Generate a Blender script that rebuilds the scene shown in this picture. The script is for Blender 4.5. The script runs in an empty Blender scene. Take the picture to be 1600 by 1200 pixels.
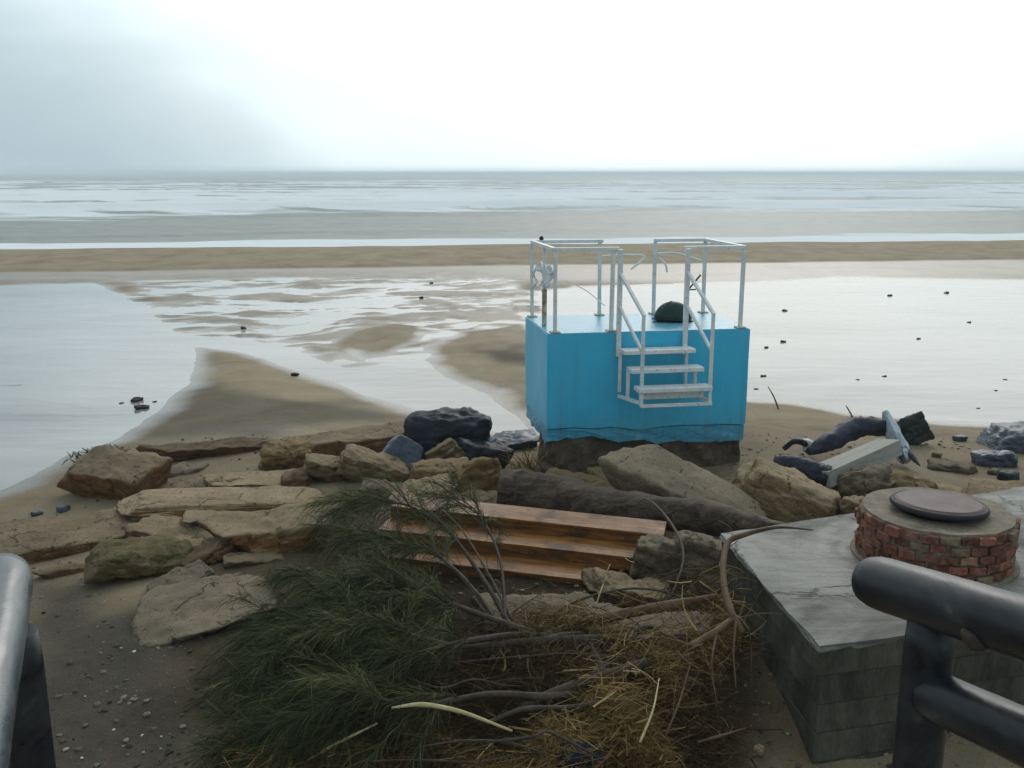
import bpy, bmesh, math, random
import numpy as np
from mathutils import Vector, Matrix, Euler

# ------------------------------------------------------------------ camera, sky, sun, exposure
scene = bpy.context.scene
COL = scene.collection
R = math.radians
HC = 3.3
PITCH = R(12.4)
FPX = 1500.0
cam_d = bpy.data.cameras.new('camera')
cam = bpy.data.objects.new('camera', cam_d)
COL.objects.link(cam)
cam.location = (0, 0, HC)
cam.rotation_euler = (R(90) - PITCH, 0, 0)
cam_d.sensor_fit = 'HORIZONTAL'
cam_d.angle = 2 * math.atan(800 / FPX)
cam_d.clip_start = 0.05
cam_d.clip_end = 30000
scene.camera = cam

SUN_AZ, SUN_EL = R(14), R(32)          # azimuth measured from +Y towards +X
sun_dir = Vector((math.sin(SUN_AZ) * math.cos(SUN_EL), math.cos(SUN_AZ) * math.cos(SUN_EL), math.sin(SUN_EL)))

world = bpy.data.worlds.new('World')
scene.world = world
world.use_nodes = True
nt = world.node_tree
nt.nodes.clear()


def N(tree, typ, **kw):
    n = tree.nodes.new(typ)
    for k, v in kw.items():
        setattr(n, k, v)
    return n


def build_world():
    L = nt.links.new
    out = N(nt, 'ShaderNodeOutputWorld')
    bg = N(nt, 'ShaderNodeBackground')
    bg.inputs['Strength'].default_value = 0.1
    sky = N(nt, 'ShaderNodeTexSky', sky_type='NISHITA')
    sky.sun_disc = False
    sky.sun_elevation = SUN_EL
    sky.sun_rotation = SUN_AZ
    sky.air_density = 1.0
    sky.dust_density = 4.0
    tc = N(nt, 'ShaderNodeTexCoord')
    # soft cloud noise, flattened towards the horizon
    mp = N(nt, 'ShaderNodeMapping')
    mp.inputs['Scale'].default_value = (1.0, 1.0, 2.6)
    L(tc.outputs['Generated'], mp.inputs['Vector'])
    nz = N(nt, 'ShaderNodeTexNoise')
    nz.inputs['Scale'].default_value = 1.9
    nz.inputs['Detail'].default_value = 4.0
    nz.inputs['Roughness'].default_value = 0.5
    nz.inputs['Distortion'].default_value = 0.3
    L(mp.outputs['Vector'], nz.inputs['Vector'])
    # angle from the veiled sun
    nrm = N(nt, 'ShaderNodeVectorMath', operation='NORMALIZE')
    L(tc.outputs['Generated'], nrm.inputs[0])
    dot = N(nt, 'ShaderNodeVectorMath', operation='DOT_PRODUCT')
    L(nrm.outputs['Vector'], dot.inputs[0])
    dot.inputs[1].default_value = sun_dir
    ac = N(nt, 'ShaderNodeMath', operation='ARCCOSINE')
    L(dot.outputs['Value'], ac.inputs[0])
    # perturb the angle with the noise so the cloud edge is ragged
    ad = N(nt, 'ShaderNodeMath', operation='MULTIPLY_ADD')
    L(nz.outputs['Fac'], ad.inputs[0])
    ad.inputs[1].default_value = -0.34
    L(ac.outputs[0], ad.inputs[2])
    mr = N(nt, 'ShaderNodeMapRange', interpolation_type='SMOOTHSTEP')
    mr.inputs['From Min'].default_value = 0.72
    mr.inputs['From Max'].default_value = 0.24
    L(ad.outputs[0], mr.inputs['Value'])
    ramp = N(nt, 'ShaderNodeValToRGB')
    e = ramp.color_ramp.elements
    e[0].position = 0.0
    e[0].color = (0.41, 0.52, 0.585, 1)
    e[1].position = 1.0
    e[1].color = (0.94, 1.0, 1.0, 1)
    m = ramp.color_ramp.elements.new(0.45)
    m.color = (0.70, 0.82, 0.86, 1)
    L(mr.outputs['Result'], ramp.inputs['Fac'])
    gain = N(nt, 'ShaderNodeMapRange')
    gain.inputs['To Min'].default_value = 10.3
    gain.inputs['To Max'].default_value = 11.8
    L(mr.outputs['Result'], gain.inputs['Value'])
    sc = N(nt, 'ShaderNodeVectorMath', operation='SCALE')
    L(ramp.outputs['Color'], sc.inputs[0])
    L(gain.outputs['Result'], sc.inputs['Scale'])
    # faint mottling of the cloud deck
    mo = N(nt, 'ShaderNodeMapRange')
    mo.inputs['From Min'].default_value = 0.3
    mo.inputs['From Max'].default_value = 0.7
    mo.inputs['To Min'].default_value = 0.95
    mo.inputs['To Max'].default_value = 1.04
    L(nz.outputs['Fac'], mo.inputs['Value'])
    sc2 = N(nt, 'ShaderNodeVectorMath', operation='SCALE')
    L(sc.outputs['Vector'], sc2.inputs[0])
    L(mo.outputs['Result'], sc2.inputs['Scale'])
    mix = N(nt, 'ShaderNodeMixRGB')
    mix.inputs['Fac'].default_value = 0.94
    L(sky.outputs['Color'], mix.inputs['Color1'])
    L(sc2.outputs['Vector'], mix.inputs['Color2'])
    L(mix.outputs['Color'], bg.inputs['Color'])
    L(bg.outputs['Background'], out.inputs['Surface'])


build_world()

sun_l = bpy.data.lights.new('sun', 'SUN')
sun_l.energy = 0.6
sun_l.angle = R(25)
sun_l.color = (1.0, 0.97, 0.93)
sun = bpy.data.objects.new('sun', sun_l)
COL.objects.link(sun)
sun.rotation_euler = sun_dir.to_track_quat('Z', 'Y').to_euler()

scene.view_settings.view_transform = 'Standard'
scene.view_settings.look = 'None'
scene.view_settings.exposure = 0.22
scene.view_settings.gamma = 1.0
scene.view_settings.use_curve_mapping = False
scene.cycles.max_bounces = 6
scene.cycles.use_denoising = True
scene.cycles.volume_bounces = 1

# ------------------------------------------------------------------ helpers
rng = np.random.default_rng(7)
random.seed(7)
CP, SP = math.cos(PITCH), math.sin(PITCH)


def raydir(px, py):
    dx, dy = (px - 800) / FPX, -(py - 600) / FPX
    return Vector((dx, dy * SP + CP, dy * CP - SP))


def P(px, py, z):
    """point of the place seen at a pixel, at height z"""
    d = raydir(px, py)
    t = (z - HC) / d.z
    return Vector((d.x * t, d.y * t, z))


def PT(px, py, t):
    d = raydir(px, py)
    return Vector((d.x * t, d.y * t, HC + d.z * t))


def depth_of(v):
    return v[1] * CP - (v[2] - HC) * SP


def hash01(ix, iy, iz, seed):
    n = (ix.astype(np.int64) * 374761393 + iy.astype(np.int64) * 668265263
         + iz.astype(np.int64) * 2147483647 + np.int64(seed) * 1274126177) & 0xFFFFFFFF
    n = ((n ^ (n >> 13)) * 1274126177) & 0xFFFFFFFF
    n = ((n ^ (n >> 16)) * 2246822519) & 0xFFFFFFFF
    n = n ^ (n >> 15)
    return (n & 0xFFFFFF) / float(0xFFFFFF)


def vnoise(x, y, z=None, seed=0):
    x = np.asarray(x, float)
    y = np.asarray(y, float)
    z = np.zeros_like(x) if z is None else np.asarray(z, float)
    ix, iy, iz = np.floor(x), np.floor(y), np.floor(z)
    fx, fy, fz = x - ix, y - iy, z - iz
    fx, fy, fz = [f * f * f * (f * (f * 6 - 15) + 10) for f in (fx, fy, fz)]
    r = 0
    for a in (0, 1):
        for b in (0, 1):
            for c in (0, 1):
                w = (fx if a else 1 - fx) * (fy if b else 1 - fy) * (fz if c else 1 - fz)
                r = r + w * hash01(ix + a, iy + b, iz + c, seed)
    return r * 2 - 1


def fbm(x, y, z=None, seed=0, octs=4, gain=0.5):
    x = np.asarray(x, float)
    y = np.asarray(y, float)
    z = np.zeros_like(x) if z is None else np.asarray(z, float)
    a, s, r = 1.0, 0.0, 0
    for o in range(octs):
        r = r + a * vnoise(x + 17.3 * o, y - 9.1 * o, z + 5.7 * o, seed + o)
        s += a
        a *= gain
        x, y, z = x * 2.03, y * 2.03, z * 2.03
    return r / s


def sstep(a, b, x):
    t = np.clip((np.asarray(x, float) - a) / (b - a), 0, 1)
    return t * t * (3 - 2 * t)


def sdf_poly(X, Y, poly):
    """signed distance to polygon, positive inside"""
    d = np.full(X.shape, 1e9)
    inside = np.zeros(X.shape, bool)
    n = len(poly)
    for i in range(n):
        ax, ay = poly[i]
        bx, by = poly[(i + 1) % n]
        ex, ey = bx - ax, by - ay
        wx, wy = X - ax, Y - ay
        t = np.clip((wx * ex + wy * ey) / (ex * ex + ey * ey + 1e-12), 0, 1)
        dx, dy = wx - ex * t, wy - ey * t
        d = np.minimum(d, dx * dx + dy * dy)
        c = ((ay > Y) != (by > Y))
        with np.errstate(divide='ignore', invalid='ignore'):
            xi = (bx - ax) * (Y - ay) / (by - ay + 1e-15) + ax
        inside ^= c & (X < xi)
    d = np.sqrt(d)
    return np.where(inside, d, -d)


def mesh_np(name, verts, faces, smooth=True):
    """faces: (n,k) int array, k = 3 or 4"""
    me = bpy.data.meshes.new(name)
    verts = np.asarray(verts, np.float32)
    faces = np.asarray(faces, np.int32)
    nv, (nf, k) = len(verts), faces.shape
    me.vertices.add(nv)
    me.vertices.foreach_set('co', verts.ravel())
    me.loops.add(nf * k)
    me.loops.foreach_set('vertex_index', faces.ravel())
    me.polygons.add(nf)
    me.polygons.foreach_set('loop_start', np.arange(0, nf * k, k, dtype=np.int32))
    me.polygons.foreach_set('loop_total', np.full(nf, k, np.int32))
    me.polygons.foreach_set('use_smooth', np.full(nf, smooth, bool))
    me.update(calc_edges=True)
    return me


def set_attr(me, name, vals):
    a = me.attributes.new(name, 'FLOAT', 'POINT')
    a.data.foreach_set('value', np.asarray(vals, np.float32))


def tag(o, label=None, cat=None, group=None, kind=None):
    if label:
        o['label'] = label
    if cat:
        o['category'] = cat
    if group:
        o['group'] = group
    if kind:
        o['kind'] = kind
    return o


def obj(name, me, mat=None, parent=None, loc=None, rot=None):
    o = bpy.data.objects.new(name, me)
    COL.objects.link(o)
    if mat is not None and me is not None and len(me.materials) == 0:
        me.materials.append(mat)
    if parent is not None:
        o.parent = parent
    if loc is not None:
        o.location = loc
    if rot is not None:
        o.rotation_euler = rot
    return o


def empty(name, loc=(0, 0, 0), rot=(0, 0, 0)):
    o = bpy.data.objects.new(name, None)
    COL.objects.link(o)
    o.location = loc
    o.rotation_euler = rot
    o.empty_display_size = 0.2
    return o


class MB:
    """small mesh collector"""
    def __init__(self):
        self.v, self.f = [], []

    def add(self, vs, fs):
        o = len(self.v)
        self.v += [tuple(map(float, q)) for q in vs]
        self.f += [tuple(i + o for i in q) for q in fs]

    def box(self, c, s, rot=None, jit=0.0):
        hx, hy, hz = s[0] / 2, s[1] / 2, s[2] / 2
        vs = [Vector((x, y, z)) for z in (-hz, hz) for y in (-hy, hy) for x in (-hx, hx)]
        if jit:
            vs = [v + Vector((random.uniform(-jit, jit), random.uniform(-jit, jit), random.uniform(-jit, jit))) for v in vs]
        if rot is not None:
            m = rot if isinstance(rot, Matrix) else Euler(rot).to_matrix()
            vs = [m @ v for v in vs]
        vs = [v + Vector(c) for v in vs]
        self.add(vs, [(0, 2, 3, 1), (4, 5, 7, 6), (0, 1, 5, 4), (2, 6, 7, 3), (0, 4, 6, 2), (1, 3, 7, 5)])

    def tube(self, pts, rad, n=8, cap=True):
        v, f = tube_geo(pts, rad, n, cap)
        self.add(v, f)

    def mesh(self, name, smooth=False, bevel=0.0):
        me = bpy.data.meshes.new(name)
        me.from_pydata(self.v, [], self.f)
        if bevel:
            bm = bmesh.new()
            bm.from_mesh(me)
            bmesh.ops.bevel(bm, geom=bm.edges[:] + bm.verts[:], offset=bevel, segments=2, affect='EDGES', profile=0.6)
            bm.to_mesh(me)
            bm.free()
        if smooth:
            me.polygons.foreach_set('use_smooth', [True] * len(me.polygons))
        me.update()
        return me


def catmull(pts, per=6):
    pts = [Vector(p) for p in pts]
    if len(pts) < 3:
        return pts
    out = []
    q = [pts[0] * 2 - pts[1]] + pts + [pts[-1] * 2 - pts[-2]]
    for i in range(1, len(q) - 2):
        a, b, c, d = q[i - 1], q[i], q[i + 1], q[i + 2]
        for k in range(per):
            t = k / per
            out.append(0.5 * ((2 * b) + (c - a) * t + (2 * a - 5 * b + 4 * c - d) * t * t + (3 * b - a - 3 * c + d) * t ** 3))
    out.append(pts[-1])
    return out


def tube_geo(pts, rad, n=8, cap=True, wob=0.0, seed=0):
    pts = [Vector(p) for p in pts]
    m = len(pts)
    if not hasattr(rad, '__len__'):
        rad = [rad] * m
    if wob:
        II, KK = np.meshgrid(np.arange(m), np.arange(n), indexing='ij')
        AA = 2 * math.pi * KK / n
        WB = 1 + wob * fbm(np.cos(AA) * 1.5 + seed, np.sin(AA) * 1.5, II * 0.35, seed, 4, 0.6)
    v, f = [], []
    up = None
    for i, p in enumerate(pts):
        tg = (pts[min(i + 1, m - 1)] - pts[max(i - 1, 0)]).normalized()
        if up is None:
            up = Vector((0, 0, 1)) if abs(tg.z) < 0.9 else Vector((1, 0, 0))
        s = tg.cross(up).normalized()
        up = s.cross(tg).normalized()
        for k in range(n):
            a = 2 * math.pi * k / n
            r = rad[i] * (WB[i, k] if wob else 1.0)
            v.append(p + (s * math.cos(a) + up * math.sin(a)) * r)
    for i in range(m - 1):
        for k in range(n):
            a, b = i * n + k, i * n + (k + 1) % n
            f.append((a, b, b + n, a + n))
    if cap:
        f.append(tuple(range(n - 1, -1, -1)))
        f.append(tuple((m - 1) * n + k for k in range(n)))
    return v, f


def log_obj(name, pts, rads, mat, parent=None, n=14, wob=0.12, seed=1, per=8):
    cp = catmull(pts, per)
    m = len(cp)
    xs = np.linspace(0, 1, len(rads))
    rr = np.interp(np.linspace(0, 1, m), xs, rads)
    v, f = tube_geo(cp, list(rr), n, True, wob, seed)
    me = bpy.data.meshes.new(name)
    me.from_pydata([tuple(q) for q in v], [], f)
    sm = [len(q) == 4 for q in f]
    me.polygons.foreach_set('use_smooth', sm)
    me.update()
    return obj(name, me, mat, parent)


# ------------------------------------------------------------------ materials
def new_mat(name):
    m = bpy.data.materials.new(name)
    m.use_nodes = True
    t = m.node_tree
    t.nodes.clear()
    out = N(t, 'ShaderNodeOutputMaterial')
    b = N(t, 'ShaderNodeBsdfPrincipled')
    t.links.new(b.outputs['BSDF'], out.inputs['Surface'])
    return m, t, b


def noise_node(t, vec, scale, detail=5, rough=0.55, dist=0.0):
    n = N(t, 'ShaderNodeTexNoise')
    n.inputs['Scale'].default_value = scale
    n.inputs['Detail'].default_value = detail
    n.inputs['Roughness'].default_value = rough
    n.inputs['Distortion'].default_value = dist
    if vec is not None:
        t.links.new(vec, n.inputs['Vector'])
    return n


def ramp_node(t, fac, stops):
    r = N(t, 'ShaderNodeValToRGB')
    el = r.color_ramp.elements
    el[0].position, el[0].color = stops[0][0], (*stops[0][1], 1)
    el[1].position, el[1].color = stops[-1][0], (*stops[-1][1], 1)
    for p, c in stops[1:-1]:
        q = el.new(p)
        q.color = (*c, 1)
    t.links.new(fac, r.inputs['Fac'])
    return r


def mixc(t, fac, a, b, mode='MIX'):
    m = N(t, 'ShaderNodeMixRGB', blend_type=mode)
    for s, v in (('Fac', fac), ('Color1', a), ('Color2', b)):
        if hasattr(v, 'is_linked') or hasattr(v, 'links'):
            t.links.new(v, m.inputs[s])
        elif s == 'Fac':
            m.inputs[s].default_value = v
        else:
            m.inputs[s].default_value = (*v, 1)
    return m.outputs['Color']


def rangen(t, v, a, b, c, d):
    m = N(t, 'ShaderNodeMapRange')
    for k, q in zip(('From Min', 'From Max', 'To Min', 'To Max'), (a, b, c, d)):
        m.inputs[k].default_value = q
    t.links.new(v, m.inputs['Value'])
    return m.outputs['Result']


def bump(t, b, h, strength=0.5, dist=0.01):
    n = N(t, 'ShaderNodeBump')
    n.inputs['Strength'].default_value = strength
    n.inputs['Distance'].default_value = dist
    t.links.new(h, n.inputs['Height'])
    t.links.new(n.outputs['Normal'], b.inputs['Normal'])
    return n


def coords(t, scale=(1, 1, 1), which='Object', shift=True):
    tc = N(t, 'ShaderNodeTexCoord')
    mp = N(t, 'ShaderNodeMapping')
    mp.inputs['Scale'].default_value = scale
    t.links.new(tc.outputs[which], mp.inputs['Vector'])
    if shift:
        oi = N(t, 'ShaderNodeObjectInfo')
        m = N(t, 'ShaderNodeMath', operation='MULTIPLY')
        m.inputs[1].default_value = 57.0
        t.links.new(oi.outputs['Random'], m.inputs[0])
        t.links.new(m.outputs[0], mp.inputs['Location'])
    return mp.outputs['Vector']


def mottled(name, stops, scale=4, rough=(0.5, 0.8), bstr=0.5, bdist=0.01, fine=40, vec_scale=(1, 1, 1), vary=0.25, spec=0.16, dist=0.3):
    m, t, b = new_mat(name)
    v = coords(t, vec_scale)
    n1 = noise_node(t, v, scale, 6, 0.6, dist)
    n2 = noise_node(t, v, fine, 4, 0.65)
    mx = N(t, 'ShaderNodeMath', operation='MULTIPLY_ADD')
    t.links.new(n2.outputs['Fac'], mx.inputs[0])
    mx.inputs[1].default_value = 0.35
    q = N(t, 'ShaderNodeMath', operation='MULTIPLY')
    t.links.new(n1.outputs['Fac'], q.inputs[0])
    q.inputs[1].default_value = 0.75
    t.links.new(q.outputs[0], mx.inputs[2])
    r = ramp_node(t, mx.outputs[0], stops)
    c = r.outputs['Color']
    if vary:
        oi = N(t, 'ShaderNodeObjectInfo')
        hs = N(t, 'ShaderNodeHueSaturation')
        t.links.new(rangen(t, oi.outputs['Random'], 0, 1, 1 - vary, 1 + vary), hs.inputs['Value'])
        t.links.new(c, hs.inputs['Color'])
        c = hs.outputs['Color']
    t.links.new(c, b.inputs['Base Color'])
    t.links.new(rangen(t, n1.outputs['Fac'], 0.3, 0.7, rough[0], rough[1]), b.inputs['Roughness'])
    b.inputs['Specular IOR Level'].default_value = spec
    bump(t, b, mx.outputs[0], bstr, bdist)
    return m


M = {}


def stone_mat(name, top, side, dark, moss=None, scale=2.6, vary=0.22):
    """stone: paler on upward faces, browner and darker on side faces, pits, stains"""
    m, t, b = new_mat(name)
    v = coords(t, (1, 1, 1))
    vb = coords(t, (1, 1, 4.5))
    n1 = noise_node(t, v, scale, 8, 0.62, 0.4)
    n2 = noise_node(t, v, 22, 6, 0.7)
    n3 = noise_node(t, v, 90, 3, 0.6)
    n4 = noise_node(t, vb, 5, 6, 0.65, 0.6)
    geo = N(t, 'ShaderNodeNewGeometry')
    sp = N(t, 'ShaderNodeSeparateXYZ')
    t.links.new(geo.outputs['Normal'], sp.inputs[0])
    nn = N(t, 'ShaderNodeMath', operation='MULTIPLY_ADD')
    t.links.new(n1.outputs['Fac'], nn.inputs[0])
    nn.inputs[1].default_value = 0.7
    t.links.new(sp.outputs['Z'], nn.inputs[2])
    up_face = rangen(t, nn.outputs[0], 0.72, 1.12, 0, 1)
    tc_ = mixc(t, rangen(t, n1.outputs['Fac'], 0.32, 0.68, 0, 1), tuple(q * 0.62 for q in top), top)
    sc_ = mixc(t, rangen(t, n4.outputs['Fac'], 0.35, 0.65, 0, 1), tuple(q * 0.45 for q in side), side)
    c = mixc(t, up_face, sc_, tc_)
    c = mixc(t, rangen(t, n2.outputs['Fac'], 0.55, 0.68, 0, 0.75), c, dark)
    c = mixc(t, rangen(t, n4.outputs['Fac'], 0.62, 0.74, 0, 0.5), c, dark)
    vo = N(t, 'ShaderNodeTexVoronoi', feature='DISTANCE_TO_EDGE')
    vo.inputs['Scale'].default_value = 2.3
    wv = N(t, 'ShaderNodeVectorMath', operation='MULTIPLY_ADD')
    t.links.new(n1.outputs['Color'], wv.inputs[0])
    wv.inputs[1].default_value = (0.5, 0.5, 0.5)
    t.links.new(v, wv.inputs[2])
    t.links.new(wv.outputs['Vector'], vo.inputs['Vector'])
    vo.inputs['Scale'].default_value = 1.5
    cm = N(t, 'ShaderNodeMath', operation='MULTIPLY')
    t.links.new(rangen(t, vo.outputs['Distance'], 0.0, 0.02, 0.8, 0.0), cm.inputs[0])
    t.links.new(rangen(t, n4.outputs['Fac'], 0.46, 0.58, 0.0, 1.0), cm.inputs[1])
    crack = cm.outputs[0]
    c = mixc(t, crack, c, tuple(q * 0.5 for q in dark))
    c = mixc(t, rangen(t, n3.outputs['Fac'], 0.56, 0.72, 0, 0.35), c, tuple(min(1, q * 1.5) for q in top))
    if moss:
        n5 = noise_node(t, v, 7, 6, 0.7, 0.5)
        c = mixc(t, rangen(t, n5.outputs['Fac'], 0.47, 0.6, 0, 0.8), c, moss)
    oi = N(t, 'ShaderNodeObjectInfo')
    hs = N(t, 'ShaderNodeHueSaturation')
    t.links.new(rangen(t, oi.outputs['Random'], 0, 1, 1 - vary, 1 + vary), hs.inputs['Value'])
    t.links.new(c, hs.inputs['Color'])
    t.links.new(hs.outputs['Color'], b.inputs['Base Color'])
    b.inputs['Roughness'].default_value = 0.8
    b.inputs['Specular IOR Level'].default_value = 0.14
    hh = N(t, 'ShaderNodeMath', operation='MULTIPLY_ADD')
    t.links.new(n2.outputs['Fac'], hh.inputs[0])
    hh.inputs[1].default_value = 0.5
    t.links.new(n3.outputs['Fac'], hh.inputs[2])
    h2 = N(t, 'ShaderNodeMath', operation='SUBTRACT')
    t.links.new(hh.outputs[0], h2.inputs[0])
    t.links.new(crack, h2.inputs[1])
    bump(t, b, h2.outputs[0], 1.0, 0.035)
    return m


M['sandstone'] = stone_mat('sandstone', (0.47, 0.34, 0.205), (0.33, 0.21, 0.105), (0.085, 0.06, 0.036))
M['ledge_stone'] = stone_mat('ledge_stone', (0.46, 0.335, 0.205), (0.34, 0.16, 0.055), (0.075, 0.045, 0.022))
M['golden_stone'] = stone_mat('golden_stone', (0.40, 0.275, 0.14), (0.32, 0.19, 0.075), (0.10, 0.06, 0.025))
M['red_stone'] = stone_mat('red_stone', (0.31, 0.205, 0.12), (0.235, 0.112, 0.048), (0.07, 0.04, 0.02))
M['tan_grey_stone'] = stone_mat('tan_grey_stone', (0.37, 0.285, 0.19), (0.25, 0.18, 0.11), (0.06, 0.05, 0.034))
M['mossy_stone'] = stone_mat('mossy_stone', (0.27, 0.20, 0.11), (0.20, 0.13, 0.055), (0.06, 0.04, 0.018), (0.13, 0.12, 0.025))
M['grey_stone'] = M['tan_grey_stone']
M['black_stone'] = mottled('black_stone', [(0.30, (0.006, 0.007, 0.010)), (0.55, (0.014, 0.017, 0.022)), (0.8, (0.04, 0.047, 0.058))], 4.0, (0.4, 0.6), 0.9, 0.018, 26, spec=0.16)
M['mossy_dark'] = mottled('mossy_dark', [(0.30, (0.01, 0.012, 0.011)), (0.55, (0.03, 0.036, 0.032)), (0.8, (0.07, 0.08, 0.07))], 4.0, (0.4, 0.6), 0.8, 0.014, 26, spec=0.25)
M['slate'] = mottled('slate', [(0.30, (0.02, 0.026, 0.036)), (0.55, (0.05, 0.062, 0.08)), (0.8, (0.10, 0.12, 0.145))], 4.0, (0.3, 0.55), 0.8, 0.014, 26, spec=0.4)


def concrete_mat():
    m, t, b = new_mat('concrete')
    v = coords(t, (1, 1, 1), 'Object', False)
    n1 = noise_node(t, v, 1.1, 7, 0.6, 1.2)
    n2 = noise_node(t, coords(t, (0.7, 3.0, 1), 'Object', False), 4, 7, 0.68, 0.5)
    n3 = noise_node(t, v, 48, 5, 0.7)
    vo = N(t, 'ShaderNodeTexVoronoi', feature='DISTANCE_TO_EDGE')
    vo.inputs['Scale'].default_value = 0.75
    wv = N(t, 'ShaderNodeVectorMath', operation='MULTIPLY_ADD')
    t.links.new(n2.outputs['Color'], wv.inputs[0])
    wv.inputs[1].default_value = (0.35, 0.35, 0.35)
    t.links.new(v, wv.inputs[2])
    t.links.new(wv.outputs['Vector'], vo.inputs['Vector'])
    c = mixc(t, rangen(t, n1.outputs['Fac'], 0.36, 0.64, 0, 1), (0.105, 0.097, 0.08), (0.215, 0.203, 0.178))
    c = mixc(t, rangen(t, n2.outputs['Fac'], 0.50, 0.68, 0, 0.7), c, (0.07, 0.062, 0.047))
    c = mixc(t, rangen(t, n2.outputs['Fac'], 0.46, 0.32, 0, 0.5), c, (0.28, 0.262, 0.225))
    c = mixc(t, rangen(t, n3.outputs['Fac'], 0.56, 0.68, 0, 0.6), c, (0.06, 0.055, 0.045))
    cr = rangen(t, vo.outputs['Distance'], 0.0, 0.008, 1.0, 0.0)
    c = mixc(t, cr, c, (0.03, 0.027, 0.022))
    t.links.new(c, b.inputs['Base Color'])
    t.links.new(rangen(t, n1.outputs['Fac'], 0.35, 0.6, 0.75, 0.35), b.inputs['Roughness'])
    b.inputs['Specular IOR Level'].default_value = 0.22
    hh = N(t, 'ShaderNodeMath', operation='MULTIPLY_ADD')
    t.links.new(n2.outputs['Fac'], hh.inputs[0])
    hh.inputs[1].default_value = 0.8
    t.links.new(n3.outputs['Fac'], hh.inputs[2])
    h2 = N(t, 'ShaderNodeMath', operation='SUBTRACT')
    t.links.new(hh.outputs[0], h2.inputs[0])
    t.links.new(cr, h2.inputs[1])
    bump(t, b, h2.outputs[0], 0.7, 0.012)
    return m


M['concrete'] = concrete_mat()
M['dark_concrete'] = mottled('dark_concrete', [(0.32, (0.022, 0.020, 0.014)), (0.5, (0.06, 0.055, 0.04)), (0.75, (0.13, 0.12, 0.09))], 2.2, (0.7, 0.95), 0.8, 0.012, 30, (2.2, 2.2, 0.7), vary=0.08, spec=0.06)  # darker brown concrete with vertical stains, for the block's side walls
M['footing'] = mottled('footing', [(0.32, (0.03, 0.022, 0.016)), (0.5, (0.09, 0.065, 0.045)), (0.75, (0.18, 0.14, 0.10))], 4.0, (0.6, 0.9), 0.9, 0.03, 25, vary=0)
M['brick'] = mottled('brick', [(0.32, (0.06, 0.028, 0.018)), (0.47, (0.165, 0.058, 0.036)), (0.58, (0.22, 0.085, 0.055)), (0.75, (0.30, 0.19, 0.12))], 9.0, (0.6, 0.9), 1.0, 0.012, 45, vary=0.45, dist=1.0)
M['mossy_brick'] = mottled('mossy_brick', [(0.32, (0.06, 0.05, 0.025)), (0.5, (0.16, 0.10, 0.06)), (0.75, (0.24, 0.19, 0.12))], 14.0, (0.6, 0.9), 0.7, 0.006, 60, vary=0.35)
M['mortar'] = mottled('mortar', [(0.32, (0.07, 0.052, 0.034)), (0.5, (0.17, 0.135, 0.092)), (0.75, (0.33, 0.28, 0.205))], 9.0, (0.6, 0.9), 0.9, 0.015, 50, vary=0)
M['rust_lid'] = mottled('rust_lid', [(0.32, (0.04, 0.022, 0.021)), (0.5, (0.085, 0.048, 0.046)), (0.75, (0.15, 0.10, 0.095))], 7.0, (0.35, 0.6), 0.4, 0.004, 60, vary=0)
M['black_iron'] = mottled('black_iron', [(0.32, (0.012, 0.010, 0.012)), (0.75, (0.045, 0.035, 0.038))], 12.0, (0.4, 0.7), 0.4, 0.004, 60, vary=0)
M['driftwood'] = mottled('driftwood', [(0.32, (0.010, 0.006, 0.004)), (0.5, (0.042, 0.027, 0.018)), (0.72, (0.14, 0.095, 0.06))], 2.5, (0.45, 0.75), 1.0, 0.022, 13, (1, 5, 5), vary=0.15, dist=1.0)
M['burnt_wood'] = mottled('burnt_wood', [(0.32, (0.006, 0.006, 0.011)), (0.5, (0.020, 0.021, 0.034)), (0.75, (0.06, 0.065, 0.09))], 5.0, (0.35, 0.65), 0.9, 0.015, 24, (1, 3, 3), vary=0.15)
M['grey_wood'] = mottled('grey_wood', [(0.32, (0.14, 0.13, 0.105)), (0.5, (0.27, 0.255, 0.215)), (0.75, (0.37, 0.355, 0.31))], 3.0, (0.6, 0.85), 0.6, 0.006, 18, (1, 9, 9), vary=0.1)
M['pale_wood'] = mottled('pale_wood', [(0.32, (0.16, 0.18, 0.19)), (0.5, (0.33, 0.36, 0.38)), (0.75, (0.5, 0.53, 0.55))], 4.0, (0.5, 0.8), 0.6, 0.006, 18, (6, 6, 1), vary=0.1)
M['branch'] = mottled('branch', [(0.32, (0.022, 0.016, 0.012)), (0.5, (0.06, 0.042, 0.03)), (0.75, (0.12, 0.09, 0.065))], 6.0, (0.5, 0.8), 0.8, 0.006, 40, vary=0.25)
M['red_branch'] = mottled('red_branch', [(0.32, (0.035, 0.018, 0.010)), (0.5, (0.10, 0.056, 0.030)), (0.75, (0.20, 0.125, 0.07))], 6.0, (0.5, 0.8), 0.8, 0.006, 40, vary=0.2)
M['pale_stick'] = mottled('pale_stick', [(0.32, (0.24, 0.17, 0.07)), (0.5, (0.42, 0.33, 0.16)), (0.75, (0.58, 0.48, 0.28))], 8.0, (0.5, 0.8), 0.5, 0.004, 40, vary=0.2)
M['rail_log'] = mottled('rail_log', [(0.34, (0.005, 0.006, 0.008)), (0.52, (0.013, 0.014, 0.018)), (0.66, (0.03, 0.031, 0.033)), (0.74, (0.09, 0.085, 0.075))], 2.6, (0.22, 0.5), 0.5, 0.004, 11, (3, 1.0, 3), vary=0.05, dist=1.6, spec=0.32)
M['rail_wet'] = mottled('rail_wet', [(0.34, (0.02, 0.024, 0.027)), (0.5, (0.07, 0.08, 0.085)), (0.75, (0.13, 0.145, 0.15))], 2.6, (0.15, 0.36), 0.4, 0.004, 11, (3, 1.0, 3), vary=0, dist=1.4, spec=0.75)
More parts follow.
